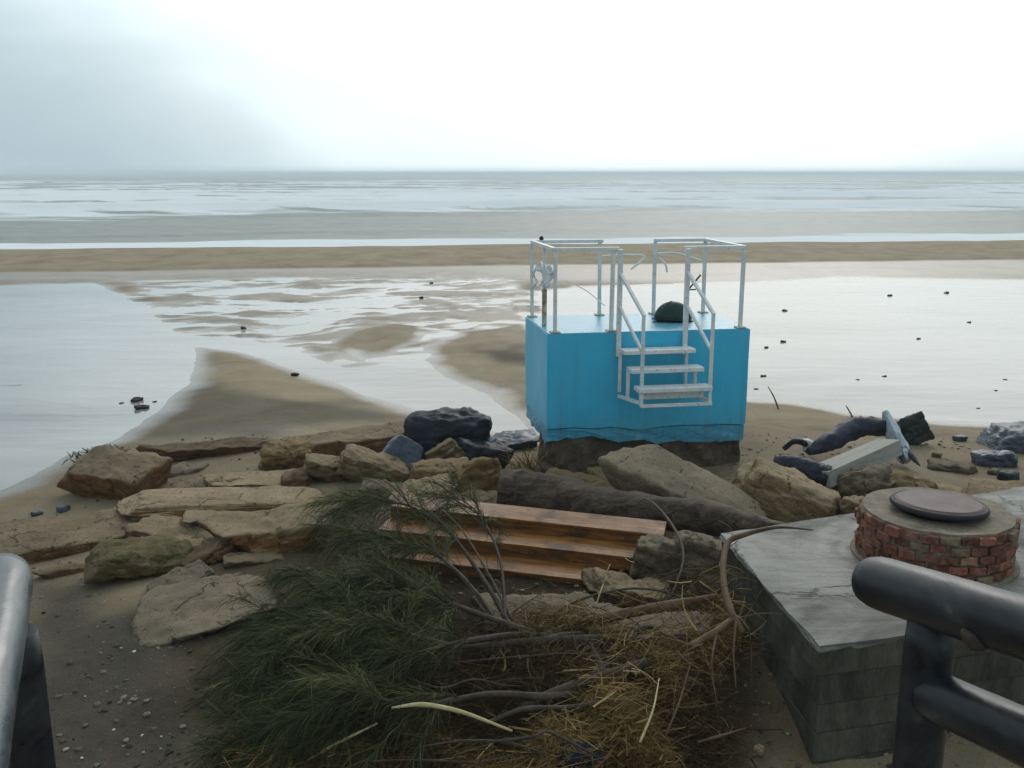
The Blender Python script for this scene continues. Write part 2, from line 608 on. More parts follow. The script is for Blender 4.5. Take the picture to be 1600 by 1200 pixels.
M['leaf'] = mottled('leaf', [(0.32, (0.02, 0.05, 0.012)), (0.75, (0.06, 0.12, 0.03))], 6.0, (0.4, 0.7), 0.2, 0.003, 30, vary=0.3)
M['shell'] = mottled('shell', [(0.32, (0.35, 0.33, 0.29)), (0.75, (0.66, 0.64, 0.6))], 8.0, (0.3, 0.6), 0.2, 0.003, 30, vary=0.1)
M['weed'] = mottled('weed', [(0.32, (0.012, 0.014, 0.012)), (0.75, (0.05, 0.05, 0.04))], 9.0, (0.5, 0.8), 0.5, 0.01, 30, vary=0.2)
M['green_cover'] = mottled('green_cover', [(0.32, (0.010, 0.028, 0.024)), (0.75, (0.03, 0.06, 0.05))], 5.0, (0.35, 0.6), 0.15, 0.003, 30, vary=0)
M['navy_cloth'] = mottled('navy_cloth', [(0.32, (0.004, 0.005, 0.010)), (0.75, (0.018, 0.02, 0.035))], 9.0, (0.6, 0.9), 0.7, 0.01, 60, vary=0)
M['yellow'] = mottled('yellow', [(0.32, (0.30, 0.17, 0.02)), (0.75, (0.5, 0.33, 0.05))], 9.0, (0.4, 0.6), 0.3, 0.004, 60, vary=0)


def paint_blue(name, base, dirt=0.5, rough=0.28):
    m, t, b = new_mat(name)
    v = coords(t, (1, 1, 1), 'Object', False)
    n1 = noise_node(t, v, 1.3, 7, 0.62, 0.6)
    vs = coords(t, (7, 7, 0.35), 'Object', False)
    n2 = noise_node(t, vs, 1.4, 6, 0.62, 0.2)
    n3 = noise_node(t, v, 17, 7, 0.72, 0.4)
    n4 = noise_node(t, v, 70, 4, 0.6)
    sp = N(t, 'ShaderNodeSeparateXYZ')
    t.links.new(v, sp.inputs[0])
    c = mixc(t, rangen(t, n1.outputs['Fac'], 0.35, 0.68, 0.0, 0.6), base, (base[0] * 1.6 + 0.03, base[1] * 0.9 + 0.03, base[2] * 0.86 + 0.02))
    # rain streaks: chalky and rusty
    c = mixc(t, rangen(t, n2.outputs['Fac'], 0.52, 0.74, 0.0, dirt), c, (0.10, 0.20, 0.24))
    c = mixc(t, rangen(t, n2.outputs['Fac'], 0.44, 0.28, 0.0, dirt * 0.7), c, (0.22, 0.46, 0.58))
    # splash grime: sand thrown up by the waves along the foot
    gh = N(t, 'ShaderNodeMath', operation='MULTIPLY_ADD')
    t.links.new(n1.outputs['Fac'], gh.inputs[0])
    gh.inputs[1].default_value = 0.7
    t.links.new(sp.outputs['Z'], gh.inputs[2])
    gr = N(t, 'ShaderNodeMath', operation='MULTIPLY')
    t.links.new(rangen(t, gh.outputs[0], 1.05, 0.62, 0.0, 0.7), gr.inputs[0])
    t.links.new(rangen(t, n3.outputs['Fac'], 0.38, 0.6, 0.0, 1.0), gr.inputs[1])
    c = mixc(t, gr.outputs[0], c, (0.12, 0.15, 0.13))
    # chips down to the concrete
    c = mixc(t, rangen(t, n3.outputs['Fac'], 0.665, 0.69, 0.0, 0.9), c, (0.20, 0.19, 0.165))
    t.links.new(c, b.inputs['Base Color'])
    t.links.new(rangen(t, n1.outputs['Fac'], 0.3, 0.7, rough, rough + 0.22), b.inputs['Roughness'])
    b.inputs['Specular IOR Level'].default_value = 0.4
    hh = N(t, 'ShaderNodeMath', operation='MULTIPLY_ADD')
    t.links.new(n4.outputs['Fac'], hh.inputs[0])
    hh.inputs[1].default_value = 0.3
    t.links.new(n3.outputs['Fac'], hh.inputs[2])
    bump(t, b, hh.outputs[0], 0.5, 0.008)
    return m


M['blue'] = paint_blue('blue_paint', (0.04, 0.48, 0.72), 0.26)
M['blue_low'] = paint_blue('blue_paint_worn', (0.025, 0.37, 0.58), 0.75)
M['deck'] = paint_blue('deck_paint', (0.10, 0.40, 0.55), 0.25, 0.12)


def white_metal():
    m, t, b = new_mat('white_metal')
    v = coords(t, (1, 1, 1), 'Object', False)
    n = noise_node(t, v, 9, 6, 0.65)
    n2 = noise_node(t, v, 45, 4, 0.6)
    c = mixc(t, rangen(t, n.outputs['Fac'], 0.35, 0.7, 0, 1), (0.80, 0.80, 0.78), (0.62, 0.63, 0.60))
    c = mixc(t, rangen(t, n2.outputs['Fac'], 0.60, 0.68, 0, 0.85), c, (0.26, 0.14, 0.07))
    t.links.new(c, b.inputs['Base Color'])
    b.inputs['Roughness'].default_value = 0.42
    return m


M['white_metal'] = white_metal()
M['rust_metal'] = mottled('rust_metal', [(0.35, (0.12, 0.07, 0.03)), (0.5, (0.35, 0.27, 0.15)), (0.7, (0.66, 0.62, 0.5))], 9.0, (0.5, 0.8), 0.4, 0.003, 60, vary=0)


def varnish():
    m, t, b = new_mat('varnished_wood')
    v = coords(t, (0.6, 9, 9), 'Object')
    n = noise_node(t, v, 3.0, 6, 0.6, 1.2)
    v2 = coords(t, (1, 1, 1), 'Object')
    n2 = noise_node(t, v2, 3.5, 5, 0.6)
    n3 = noise_node(t, v2, 40, 4, 0.6)
    r = ramp_node(t, n.outputs['Fac'], [(0.3, (0.06, 0.02, 0.005)), (0.5, (0.21, 0.08, 0.016)), (0.72, (0.38, 0.165, 0.034))])
    c = mixc(t, rangen(t, n2.outputs['Fac'], 0.48, 0.62, 0, 0.75), r.outputs['Color'], (0.055, 0.03, 0.016))
    c = mixc(t, rangen(t, n3.outputs['Fac'], 0.60, 0.70, 0, 0.75), c, (0.26, 0.2, 0.12))
    t.links.new(c, b.inputs['Base Color'])
    t.links.new(rangen(t, n2.outputs['Fac'], 0.3, 0.7, 0.25, 0.55), b.inputs['Roughness'])
    b.inputs['Specular IOR Level'].default_value = 0.26
    bump(t, b, n.outputs['Fac'], 0.9, 0.008)
    return m


M['varnish'] = varnish()


def needle_mat(name, a, b_, rough=0.6):
    m, t, b = new_mat(name)
    at = N(t, 'ShaderNodeAttribute')
    at.attribute_name = 'tone'
    c = ramp_node(t, at.outputs['Fac'], [(0.0, a), (1.0, b_)])
    t.links.new(c.outputs['Color'], b.inputs['Base Color'])
    b.inputs['Roughness'].default_value = rough
    b.inputs['Specular IOR Level'].default_value = 0.12
    return m


M['needles'] = needle_mat('needles', (0.013, 0.019, 0.005), (0.13, 0.128, 0.048))
M['straw'] = needle_mat('straw', (0.035, 0.019, 0.006), (0.46, 0.29, 0.10))


def sand_mat():
    m, t, b = new_mat('sand')
    v = coords(t, (1, 1, 1), 'Object', False)
    def attr(nm):
        a = N(t, 'ShaderNodeAttribute')
        a.attribute_name = nm
        return a.outputs['Fac']
    wet, mud, lit = attr('wet'), attr('mud'), attr('litter')
    n1 = noise_node(t, v, 0.9, 7, 0.6, 0.5)
    n2 = noise_node(t, v, 9, 7, 0.7)
    n3 = noise_node(t, v, 55, 4, 0.7)
    dry = ramp_node(t, n1.outputs['Fac'], [(0.3, (0.24, 0.178, 0.108)), (0.5, (0.33, 0.25, 0.158)), (0.72, (0.40, 0.31, 0.205))]).outputs['Color']
    wetc = ramp_node(t, n1.outputs['Fac'], [(0.3, (0.15, 0.117, 0.082)), (0.72, (0.24, 0.195, 0.145))]).outputs['Color']
    c = mixc(t, wet, dry, wetc)
    c = mixc(t, attr('damp'), c, mixc(t, 1.0, c, (0.64, 0.63, 0.61), 'MULTIPLY'))
    mudc = ramp_node(t, n2.outputs['Fac'], [(0.3, (0.018, 0.018, 0.017)), (0.7, (0.055, 0.05, 0.042))]).outputs['Color']
    c = mixc(t, mud, c, mudc)
    litc = ramp_node(t, n2.outputs['Fac'], [(0.3, (0.018, 0.012, 0.007)), (0.7, (0.06, 0.04, 0.02))]).outputs['Color']
    c = mixc(t, lit, c, litc)
    # coarse grains and specks
    c = mixc(t, rangen(t, n2.outputs['Fac'], 0.62, 0.75, 0, 0.5), c, (0.07, 0.055, 0.04))
    g = mixc(t, 0.75, c, mixc(t, 1.0, c, n3.outputs['Color'], 'OVERLAY'))
    t.links.new(g, b.inputs['Base Color'])
    rn = N(t, 'ShaderNodeMath', operation='MULTIPLY_ADD')
    t.links.new(n2.outputs['Fac'], rn.inputs[0])
    rn.inputs[1].default_value = 0.25
    t.links.new(rangen(t, wet, 0, 1, 0.68, 0.10), rn.inputs[2])
    t.links.new(rn.outputs[0], b.inputs['Roughness'])
    t.links.new(rangen(t, wet, 0.3, 1, 0.06, 0.62), b.inputs['Specular IOR Level'])
    hh = N(t, 'ShaderNodeMath', operation='MULTIPLY_ADD')
    t.links.new(n3.outputs['Fac'], hh.inputs[0])
    hh.inputs[1].default_value = 0.4
    t.links.new(n2.outputs['Fac'], hh.inputs[2])
    bp = bump(t, b, hh.outputs[0], 0.5, 0.03)
    t.links.new(rangen(t, wet, 0, 1, 0.9, 0.06), bp.inputs['Strength'])
    return m


def water_mat(name, base, ripple=0.02, rough=0.05, ior=1.45, sc=(0.35, 1.2, 1)):
    m, t, b = new_mat(name)
    v = coords(t, sc, 'Object', False)
    n = noise_node(t, v, 2.2, 4, 0.55, 0.3)
    v2 = coords(t, (0.06, 0.16, 1), 'Object', False)
    n2 = noise_node(t, v2, 2.0, 5, 0.6, 0.5)
    c = ramp_node(t, n2.outputs['Fac'], [(0.3, tuple(q * 0.5 for q in base)), (0.5, base), (0.7, tuple(min(1, q * 1.35) for q in base))])
    t.links.new(c.outputs['Color'], b.inputs['Base Color'])
    t.links.new(rangen(t, n2.outputs['Fac'], 0.35, 0.7, rough, rough + 0.12), b.inputs['Roughness'])
    b.inputs['IOR'].default_value = ior
    bump(t, b, n.outputs['Fac'], 1.0, ripple)
    return m


def sea_mat():
    m, t, b = new_mat('sea')
    at = N(t, 'ShaderNodeAttribute')
    at.attribute_name = 'foam'
    v = coords(t, (0.07, 0.30, 0.9), 'Object', False)
    n = noise_node(t, v, 1.0, 9, 0.68, 0.8)
    v2 = coords(t, (1, 1, 1), 'Object', False)
    n2 = noise_node(t, v2, 0.9, 6, 0.6)
    s = N(t, 'ShaderNodeMath', operation='ADD')
    t.links.new(at.outputs['Fac'], s.inputs[0])
    t.links.new(rangen(t, n.outputs['Fac'], 0.25, 0.75, -0.55, 0.55), s.inputs[1])
    f = rangen(t, s.outputs[0], 0.38, 0.72, 0.0, 1.0)
    wc = ramp_node(t, n2.outputs['Fac'], [(0.3, (0.22, 0.23, 0.205)), (0.7, (0.31, 0.315, 0.285))])
    c = mixc(t, f, wc.outputs['Color'], (0.82, 0.83, 0.82))
    t.links.new(c, b.inputs['Base Color'])
    t.links.new(rangen(t, f, 0, 1, 0.5, 0.9), b.inputs['Roughness'])
    b.inputs['IOR'].default_value = 1.33
    t.links.new(rangen(t, f, 0, 1, 0.28, 0.05), b.inputs['Specular IOR Level'])
    bump(t, b, n2.outputs['Fac'], 0.6, 0.12)
    return m


M['sand'] = sand_mat()
M['lagoon'] = water_mat('lagoon_water', (0.29, 0.27, 0.245), 0.012, 0.03, 1.62)
M['sea'] = sea_mat()

# ------------------------------------------------------------------ the beach
ZW = -0.30


def ppoly(pts):
    return [tuple(P(x, y, ZW)[:2]) for x, y in pts]


W_LEFT = ppoly([(-600, 447), (0, 446), (150, 441), (215, 468), (270, 505), (300, 540), (298, 575), (285, 610), (250, 643), (205, 668), (170, 690), (110, 712), (50, 742), (0, 766), (-300, 880), (-900, 900)])
W_CHAN = ppoly([(285, 518), (380, 530), (470, 540), (530, 565), (560, 572), (640, 560), (668, 563), (700, 588), (760, 616), (822, 660), (830, 690), (770, 672), (690, 655), (640, 637), (560, 612), (500, 590), (440, 566), (380, 548), (300, 540)])
W_CHAN2 = ppoly([(560, 545), (650, 522), (690, 500), (760, 485), (820, 470), (840, 500), (720, 520), (685, 542), (665, 565), (600, 572)])
W_RIGHT = ppoly([(828, 455), (900, 449), (1175, 441), (1300, 434), (1600, 437), (2400, 440), (2600, 690), (1640, 668), (1540, 662), (1450, 657), (1330, 645), (1240, 629), (1172, 624), (1040, 610), (900, 560), (822, 515)])
W_BRAID = ppoly([(170, 436), (480, 430), (830, 432), (860, 500), (815, 512), (700, 520), (660, 560), (540, 575), (440, 545), (300, 535), (230, 480)])
I_OVAL = ppoly([(535, 540), (560, 522), (620, 508), (668, 512), (655, 535), (610, 557), (560, 566), (540, 558)])
I_TONGUE = ppoly([(672, 552), (690, 532), (740, 518), (830, 514), (930, 575), (930, 660), (826, 655), (812, 640), (758, 612), (700, 585), (672, 566)])
MUD = [(ppoly([(60, 960), (180, 950), (195, 1010), (300, 1030), (330, 1200), (330, 1500), (-100, 1500), (20, 1000)]), 0.78),
       (ppoly([(300, 600), (470, 640), (650, 655), (560, 668), (450, 685), (420, 700), (230, 690), (250, 660)]), 0.55), (ppoly([(745, 556), (820, 543), (820, 572), (780, 568)]), 0.75)]
LITTER = [(ppoly([(500, 1190), (560, 1010), (700, 930), (900, 920), (1100, 950), (1150, 1050), (1190, 1200), (1150, 1400), (480, 1400)]), 1.0),
          (ppoly([(280, 1200), (300, 1000), (420, 880), (620, 840), (740, 900), (600, 1200)]), 0.75)]
MOUND = P(880, 1060, 0.2)


def beach(X, Y):
    X = np.asarray(X, float)
    Y = np.asarray(Y, float)
    big = fbm(X * 0.22, Y * 0.22, seed=3, octs=4)
    mid = fbm(X * 0.9, Y * 0.9, seed=11, octs=4)
    fin = fbm(X * 4.0, Y * 4.0, seed=21, octs=3)
    jit = 0.20 * mid * (1 - 0.5 * sstep(12, 18, Y)) + 0.45 * big * sstep(12, 24, Y) + 0.05 * fin * (1 - sstep(9, 12, Y))
    base = ZW + 0.10 + 0.22 * (1 - sstep(9.0, 16.5, Y)) + 0.03 * mid * (1 - sstep(16, 22, Y)) + 0.05 * big
    base = base + 0.02 * fin * (1 - sstep(12, 20, Y))
    # storm litter heap and the slope banked against the concrete block
    base = base + 0.26 * np.exp(-(((X - MOUND.x) / 0.95) ** 2 + ((Y - MOUND.y) / 0.75) ** 2))
    base = base + 0.16 * np.exp(-(((X - 1.0) / 1.4) ** 2 + ((Y - 7.6) / 1.3) ** 2))
    base = base + 0.20 * np.exp(-(((X + 2.6) / 1.8) ** 2 + ((Y - 7.2) / 0.9) ** 2))
    base = base + 0.16 * np.exp(-(((X - 4.3) / 1.6) ** 2 + ((Y - 10.3) / 1.3) ** 2))
    base = base - 0.58 * np.exp(-(((X - 2.2) / 1.1) ** 2 + ((Y - 4.2) / 1.05) ** 2))
    base = base + 0.035 * fbm(X * 2.3, Y * 2.3, seed=23, octs=4) * (1 - sstep(10, 15, Y))
    # sand bar along the sea
    yc = 45.0 + 0.125 * X
    bar = (0.07 * sstep(yc - 8.0, yc - 7.4, Y) + 0.17 * sstep(yc - 8.0, yc - 2.0, Y)) * (1 - sstep(yc - 1.0, yc + 4.5, Y)) * (0.97 + 0.06 * big)
    sd = np.maximum(np.maximum(sdf_poly(X, Y, W_LEFT), sdf_poly(X, Y, W_CHAN)),
                    np.maximum(sdf_poly(X, Y, W_RIGHT), sdf_poly(X, Y, W_CHAN2)))
    isl = np.maximum(sdf_poly(X, Y, I_OVAL), sdf_poly(X, Y, I_TONGUE))
    sd = np.minimum(sd, -isl)
    sd = sd + jit
    land = ZW + np.minimum(base - ZW, 0.085 * np.clip(-sd, 0, None))
    streak = fbm(X * 0.25 + big, Y * 1.1, seed=31, octs=4)
    water = ZW - 0.05 * np.clip(sd, 0, 0.9) + 0.11 * np.clip(streak - 0.16, 0, 1) * sstep(0.3, 1.5, sd) * (0.35 + 0.65 * (X < 0))
    h = np.where(sd > 0, water, land)
    # braided runnels
    wb = sstep(-0.6, 1.0, sdf_poly(X, Y, W_BRAID) + jit) * (1 - sstep(-0.3, 0.3, isl + jit))
    wx = X + 1.4 * fbm(X * 0.3, Y * 0.3, seed=41)
    wy = Y + 1.6 * fbm(X * 0.3, Y * 0.3, seed=42)
    br = 0.75 * fbm(wx * 0.40 + 0.3 * wy, wy * 0.8, seed=43, octs=4) + 0.65 * fbm(wx * 1.1 - 0.6 * wy, wy * 2.6, seed=44, octs=3)
    rid = ZW + 0.10 * br - 0.002
    rid = np.where(sd > 0.4, np.minimum(rid, ZW + 0.02), rid)
    h = h * (1 - wb) + rid * wb
    h = np.where(Y > 30, np.maximum(h, np.minimum(h, 0) * 0 + h), h)
    h = h + bar
    h = h - 1.2 * sstep(yc + 1.5, yc + 16, Y)
    return h


GRID = {}


def gz(x, y):
    """height of the beach sheet at a place (bilinear in its grid)"""
    gx, gy, Z = GRID['x'], GRID['y'], GRID['z']
    i = int(np.clip(np.searchsorted(gx, x) - 1, 0, len(gx) - 2))
    j = int(np.clip(np.searchsorted(gy, y) - 1, 0, len(gy) - 2))
    u = min(max((x - gx[i]) / (gx[i + 1] - gx[i]), 0), 1)
    w = min(max((y - gy[j]) / (gy[j + 1] - gy[j]), 0), 1)
    return float(Z[j, i] * (1 - u) * (1 - w) + Z[j, i + 1] * u * (1 - w) + Z[j + 1, i] * (1 - u) * w + Z[j + 1, i + 1] * u * w)


def grid_mesh(name, xs, ys, zfun):
    X, Y = np.meshgrid(xs, ys)
    Z = zfun(X, Y)
    v = np.stack([X.ravel(), Y.ravel(), Z.ravel()], 1)
    nx, ny = len(xs), len(ys)
    i = np.arange(nx * ny).reshape(ny, nx)
    f = np.stack([i[:-1, :-1].ravel(), i[:-1, 1:].ravel(), i[1:, 1:].ravel(), i[1:, :-1].ravel()], 1)
    return mesh_np(name, v, f), X.ravel(), Y.ravel(), Z.ravel()


def progressive(a, b, s0, s1):
    out = [a]
    while out[-1] < b:
        u = (out[-1] - a) / (b - a)
        out.append(out[-1] + s0 + (s1 - s0) * u)
    return np.array(out)


half = progressive(0, 60, 0.055, 0.9)
xs = np.concatenate([-half[:0:-1], half])
ys = np.concatenate([np.arange(-8, 3.5, 0.5), progressive(3.5, 60, 0.05, 0.28)])
me, GX, GY, GZ = grid_mesh('beach', xs, ys, beach)
GRID['x'], GRID['y'], GRID['z'] = xs, ys, GZ.reshape(len(ys), len(xs))
rel = GZ - ZW
far_ = sstep(16, 22, GY)
wetv = 1 - sstep(0.0, 0.055 - 0.015 * far_, rel + 0.015 * fbm(GX * 1.6, GY * 1.6, seed=79, octs=4))
onbar = sstep(45.0 + 0.125 * GX - 8.2, 45.0 + 0.125 * GX - 7.4, GY)
wetv = np.maximum(wetv, 0.72 * sstep(29.5, 33, GY) * (1 - onbar))
wetv = np.maximum(wetv, 0.10 + 0.25 * sstep(0.0, 0.5, fbm(GX * 0.5, GY * 0.5, seed=77)) * (1 - onbar))
wetv = np.maximum(wetv, 0.30 * far_ * (1 - onbar))
wetv = np.maximum(wetv, 0.60 * sstep(-0.3, 0.8, sdf_poly(GX, GY, W_BRAID)) * (1 - sstep(-0.2, 0.2, np.maximum(sdf_poly(GX, GY, I_OVAL), sdf_poly(GX, GY, I_TONGUE)))))
set_attr(me, 'wet', np.clip(wetv, 0, 1))
jn = 0.35 * fbm(GX * 1.2, GY * 1.2, seed=51, octs=4)
mud = np.zeros_like(GX)
for pl, k in MUD:
    mud = np.maximum(mud, k * sstep(-0.35, 0.25, sdf_poly(GX, GY, pl) + jn))
lit = np.zeros_like(GX)
for pl, k in LITTER:
    lit = np.maximum(lit, k * sstep(-0.35, 0.2, sdf_poly(GX, GY, pl) + jn * 0.7))
set_attr(me, 'damp', (1 - sstep(10, 17, GY)) * (0.75 + 0.5 * fbm(GX * 0.8, GY * 0.8, seed=53)))
set_attr(me, 'mud', mud)
set_attr(me, 'litter', lit)
tag(obj('beach', me, M['sand']), kind='structure')

me, _, _, _ = grid_mesh('lagoon', np.linspace(-60, 60, 60), np.linspace(9.5, 47, 40), lambda X, Y: np.full(X.shape, ZW))
tag(obj('lagoon_water', me, M['lagoon']), kind='structure')


def sea_h(X, Y):
    yc = 45.0 + 0.125 * X
    s = Y - yc                                # metres out from the bar
    warp = 5.0 * fbm(X * 0.02, Y * 0.012, seed=61, octs=3) + 1.5 * fbm(X * 0.09, Y * 0.05, seed=62, octs=3)
    amp = 0.24 + 0.85 * sstep(28, 60, s) * (1 - 0.25 * sstep(200, 400, s))
    z = np.zeros_like(X)
    for L, w, sd_ in ((17.0, 0.65, 0), (9.3, 0.3, 5.0), (29.0, 0.5, 11.0)):
        ph = (s + warp * (1 + L / 30) + sd_) / L
        fr = ph - np.floor(ph)
        crest = np.exp(-((fr - 0.5) / 0.16) ** 2) - 0.25
        mod = 0.55 + 0.75 * vnoise(X * 0.03 + np.floor(ph) * 7.1, np.floor(ph) * 3.3, seed=63)
        z = z + w * crest * mod
    z = amp * z + 0.05 * fbm(X * 0.4, Y * 0.6, seed=64, octs=3)
    return ZW - 0.05 + z * sstep(2, 14, s) + 0.02 * (1 - sstep(2, 14, s))


hx = progressive(0, 330, 0.7, 2.2)
sx = np.concatenate([-hx[:0:-1], hx])
sy = progressive(40, 460, 0.25, 2.6)
me, SX, SY, SZ = grid_mesh('sea', sx, sy, sea_h)
s = SY - (45.0 + 0.125 * SX)
crest = (SZ - (ZW - 0.05))
nl = fbm(SX * 0.018, SY * 0.035, seed=71, octs=4)
foam = 0.62 * sstep(0.05, 0.60, crest) + 0.36 * nl - 0.06
foam = foam + 1.0 * sstep(0.6, 1.8, s + 1.2 * fbm(SX * 0.12, SX * 0 + 4, seed=73)) * (1 - sstep(9.5, 12.5, s + 3.5 * fbm(SX * 0.06, SX * 0, seed=72)))
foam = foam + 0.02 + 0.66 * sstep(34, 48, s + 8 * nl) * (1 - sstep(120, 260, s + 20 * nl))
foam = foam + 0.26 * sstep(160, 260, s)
foam = foam - 0.06 * sstep(14, 18, s) * (1 - sstep(30, 42, s)) + 0.30 * np.clip(fbm(SX * 0.03, SY * 0.22, seed=74, octs=4), 0, 1) * sstep(12, 18, s)
set_attr(me, 'foam', foam)
tag(obj('sea', me, M['sea']), kind='structure')
fy = progressive(462, 9000, 3.0, 500)
me, FX, FY, FZ = grid_mesh('far_sea', np.linspace(-9000, 9000, 260), fy, lambda X, Y: ZW - 0.05 + 0.25 * fbm(X * 0.01, Y * 0.06, seed=81))
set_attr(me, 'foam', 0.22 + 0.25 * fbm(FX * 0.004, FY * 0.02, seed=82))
tag(obj('far_sea', me, M['sea']), kind='structure')

# ------------------------------------------------------------------ blue platform
C0 = P(855, 523, 1.56)
YAW = R(9.3)
PW, PD, ZT = 2.36, 1.36, 1.56
plat = empty('lifeguard_platform', (C0.x, C0.y, 0), (0, 0, YAW))
tag(plat, 'blue painted concrete platform with white railings and hanging steps, undermined by the sea', 'platform')


def ring_solid(name, outline, zt, zb, per=0.05, mat=None, cap_mat=None, seed=0, bulge=0.004):
    """closed wall solid whose bottom and top lines are functions of the perimeter position"""
    pts = []
    n = len(outline)
    for i in range(n):
        a, b = Vector(outline[i]), Vector(outline[(i + 1) % n])
        k = max(1, int((b - a).length / per))
        for j in range(k):
            pts.append(a + (b - a) * j / k)
    m = len(pts)
    rows = 7
    v, f = [], []
    for r in range(rows):
        u = r / (rows - 1)
        for i, p in enumerate(pts):
            z0, z1 = zb(i / m, p), zt(i / m, p)
            q = bulge * 0.6 * (math.sin(p.x * 5.1 + p.y * 4.3 + seed + u * 4) + math.sin(p.x * 13.7 - p.y * 11.9 + u * 9 + seed * 2) * 0.6 + math.sin(p.x * 29 + p.y * 31 + u * 17) * 0.3)
            v.append((p.x + q, p.y + q, z0 + (z1 - z0) * u))
    for r in range(rows - 1):
        for i in range(m):
            a, b = r * m + i, r * m + (i + 1) % m
            f.append((a, b, b + m, a + m))
    f.append(tuple(range(m - 1, -1, -1)))
    f.append(tuple((rows - 1) * m + i for i in range(m)))
    me = bpy.data.meshes.new(name)
    me.from_pydata(v, [], f)
    me.update()
    return me


def nz1(x, seed=0, oct_=4):
    r = 0.0
    for k in range(1, 7):
        r += math.sin(x * (0.9 + 1.37 * k) + seed * 2.3 + k * k * 1.7) / (0.8 + 0.55 * k)
    return r * 0.55


rect = [(0, 0, 0), (PW, 0, 0), (PW, PD, 0), (0, PD, 0)]
wall_me = ring_solid('wall', rect, lambda u, p: ZT, lambda u, p: 0.475 + 0.03 * nz1(p.x * 1.5 + p.y, 5) - 0.012 * p.x, 0.05, seed=2)
obj('wall', wall_me, M['blue'], plat)
inset = [(0.012, 0.012, 0), (PW - 0.012, 0.012, 0), (PW - 0.012, PD - 0.012, 0), (0.012, PD - 0.012, 0)]


def low_edge(u, p):
    base = 0.30 - 0.05 * p.x / PW
    if p.y < 0.1:                                    # front: broken edge, hollowed on the left
        base += 0.11 * math.exp(-((p.x - 0.38) / 0.24) ** 2) + 0.035 * math.exp(-((p.x - 0.85) / 0.3) ** 2)
        base += 0.04 * nz1(p.x * 5, 8)
    else:
        base += 0.05 * nz1(p.y * 4 + p.x, 9)
    return base


pl_me = ring_solid('plinth', inset, lambda u, p: 0.462 + 0.03 * nz1(p.x * 1.5 + p.y, 5) - 0.012 * p.x, low_edge, 0.04, seed=6, bulge=0.008)
o = obj('plinth', pl_me, M['blue_low'], plat)
o['label'] = 'cracked and broken lower band of the blue wall'
core = MB()
core.box((PW / 2, PD / 2, 0.46), (PW - 0.08, PD - 0.08, 0.10))
obj('core', core.mesh('core', bevel=0.004), M['footing'], plat)
foot_in = [(0.10, 0.10, 0), (PW - 0.04, 0.06, 0), (PW - 0.05, PD - 0.08, 0), (0.14, PD - 0.08, 0)]
ft = ring_solid('footing', foot_in, lambda u, p: 0.43, lambda u, p: -0.35, 0.06, seed=12, bulge=0.07)
o = obj('footing', ft, M['footing'], plat)
o['label'] = 'brown broken footing laid bare under the platform'
deck = MB()
deck.box((PW / 2, PD / 2, ZT + 0.003), (PW - 0.02, PD - 0.02, 0.016))
obj('deck', deck.mesh('deck', bevel=0.008), M['deck'], plat)

RT = 2.465


def bar(name, pts, r=0.021, mat='white_metal', n=8, parent=plat):
    mb = MB()
    mb.tube(pts, r, n)
    return obj(name, mb.mesh(name, smooth=False), M[mat], parent)


def sqbar(name, a, b, w=0.045, h=0.045, mat='white_metal', parent=plat):
    a, b = Vector(a), Vector(b)
    d = b - a
    mb = MB()
    q = d.to_track_quat('X', 'Z').to_matrix()
    mb.box((a + b) / 2, (d.length, w, h), q)
    return obj(name, mb.mesh(name, bevel=0.005), M[mat], parent)


XP = {'fl': 0.10, 'gl': 0.80, 'gr': 1.57, 'fr': PW - 0.10}
yf, yb = 0.06, PD - 0.07
zd = ZT + 0.012
GY_ = -0.045
# corner and intermediate posts
for x, y, m_ in ((XP['fl'], yf, 'white_metal'), (XP['gl'] - 0.06, yf, 'white_metal'), (XP['fr'], yf, 'white_metal'),
                 (0.07, yb, 'white_metal'), (0.92, yb, 'white_metal'), (1.62, yb, 'white_metal'), (PW - 0.09, yb, 'white_metal')):
    sqbar('railing_post', (x, y, zd), (x + random.uniform(-.012, .012), y + random.uniform(-.012, .012), RT), 0.038, 0.038, m_)
    mb = MB()
    mb.box((x, y, zd + 0.006), (0.11, 0.11, 0.012))
    obj('post_foot', mb.mesh('post_foot', bevel=0.003), M['rust_metal'], plat)
# the rusted stump on the left side
sqbar('railing_post', (0.085, 0.60, zd), (0.085, 0.60, zd + 0.42), 0.05, 0.05, 'rust_metal')['label'] = 'rusted lower half of the side railing post'
sqbar('railing_post', (0.085, 0.60, zd + 0.42), (0.085, 0.60, RT), 0.036, 0.036)
# gate posts, fixed outside the wall and running down to the first tread
for x in (XP['gl'], XP['gr']):
    sqbar('gate_post', (x, GY_, 1.30), (x, GY_, RT + 0.02), 0.05, 0.05)
# top rails
sqbar('top_rail', (XP['fl'] - 0.02, yf, RT + 0.022), (XP['gl'] + 0.01, yf - 0.02, RT + 0.022), 0.05, 0.04)
sqbar('top_rail', (XP['gr'] - 0.02, yf - 0.02, RT + 0.022), (XP['fr'] + 0.02, yf, RT + 0.022), 0.05, 0.04)
sqbar('top_rail', (0.088, yf + 0.03, RT + 0.02), (0.072, yb + 0.02, RT + 0.02), 0.05, 0.04)
sqbar('top_rail', (0.10, yb, RT + 0.021), (0.95, yb, RT + 0.021), 0.05, 0.04)
sqbar('top_rail', (1.60, yb, RT + 0.021), (PW - 0.06, yb, RT + 0.021), 0.05, 0.04)
sqbar('top_rail', (PW - 0.095, yf + 0.03, RT + 0.02), (PW - 0.09, yb - 0.03, RT + 0.02), 0.05, 0.04)
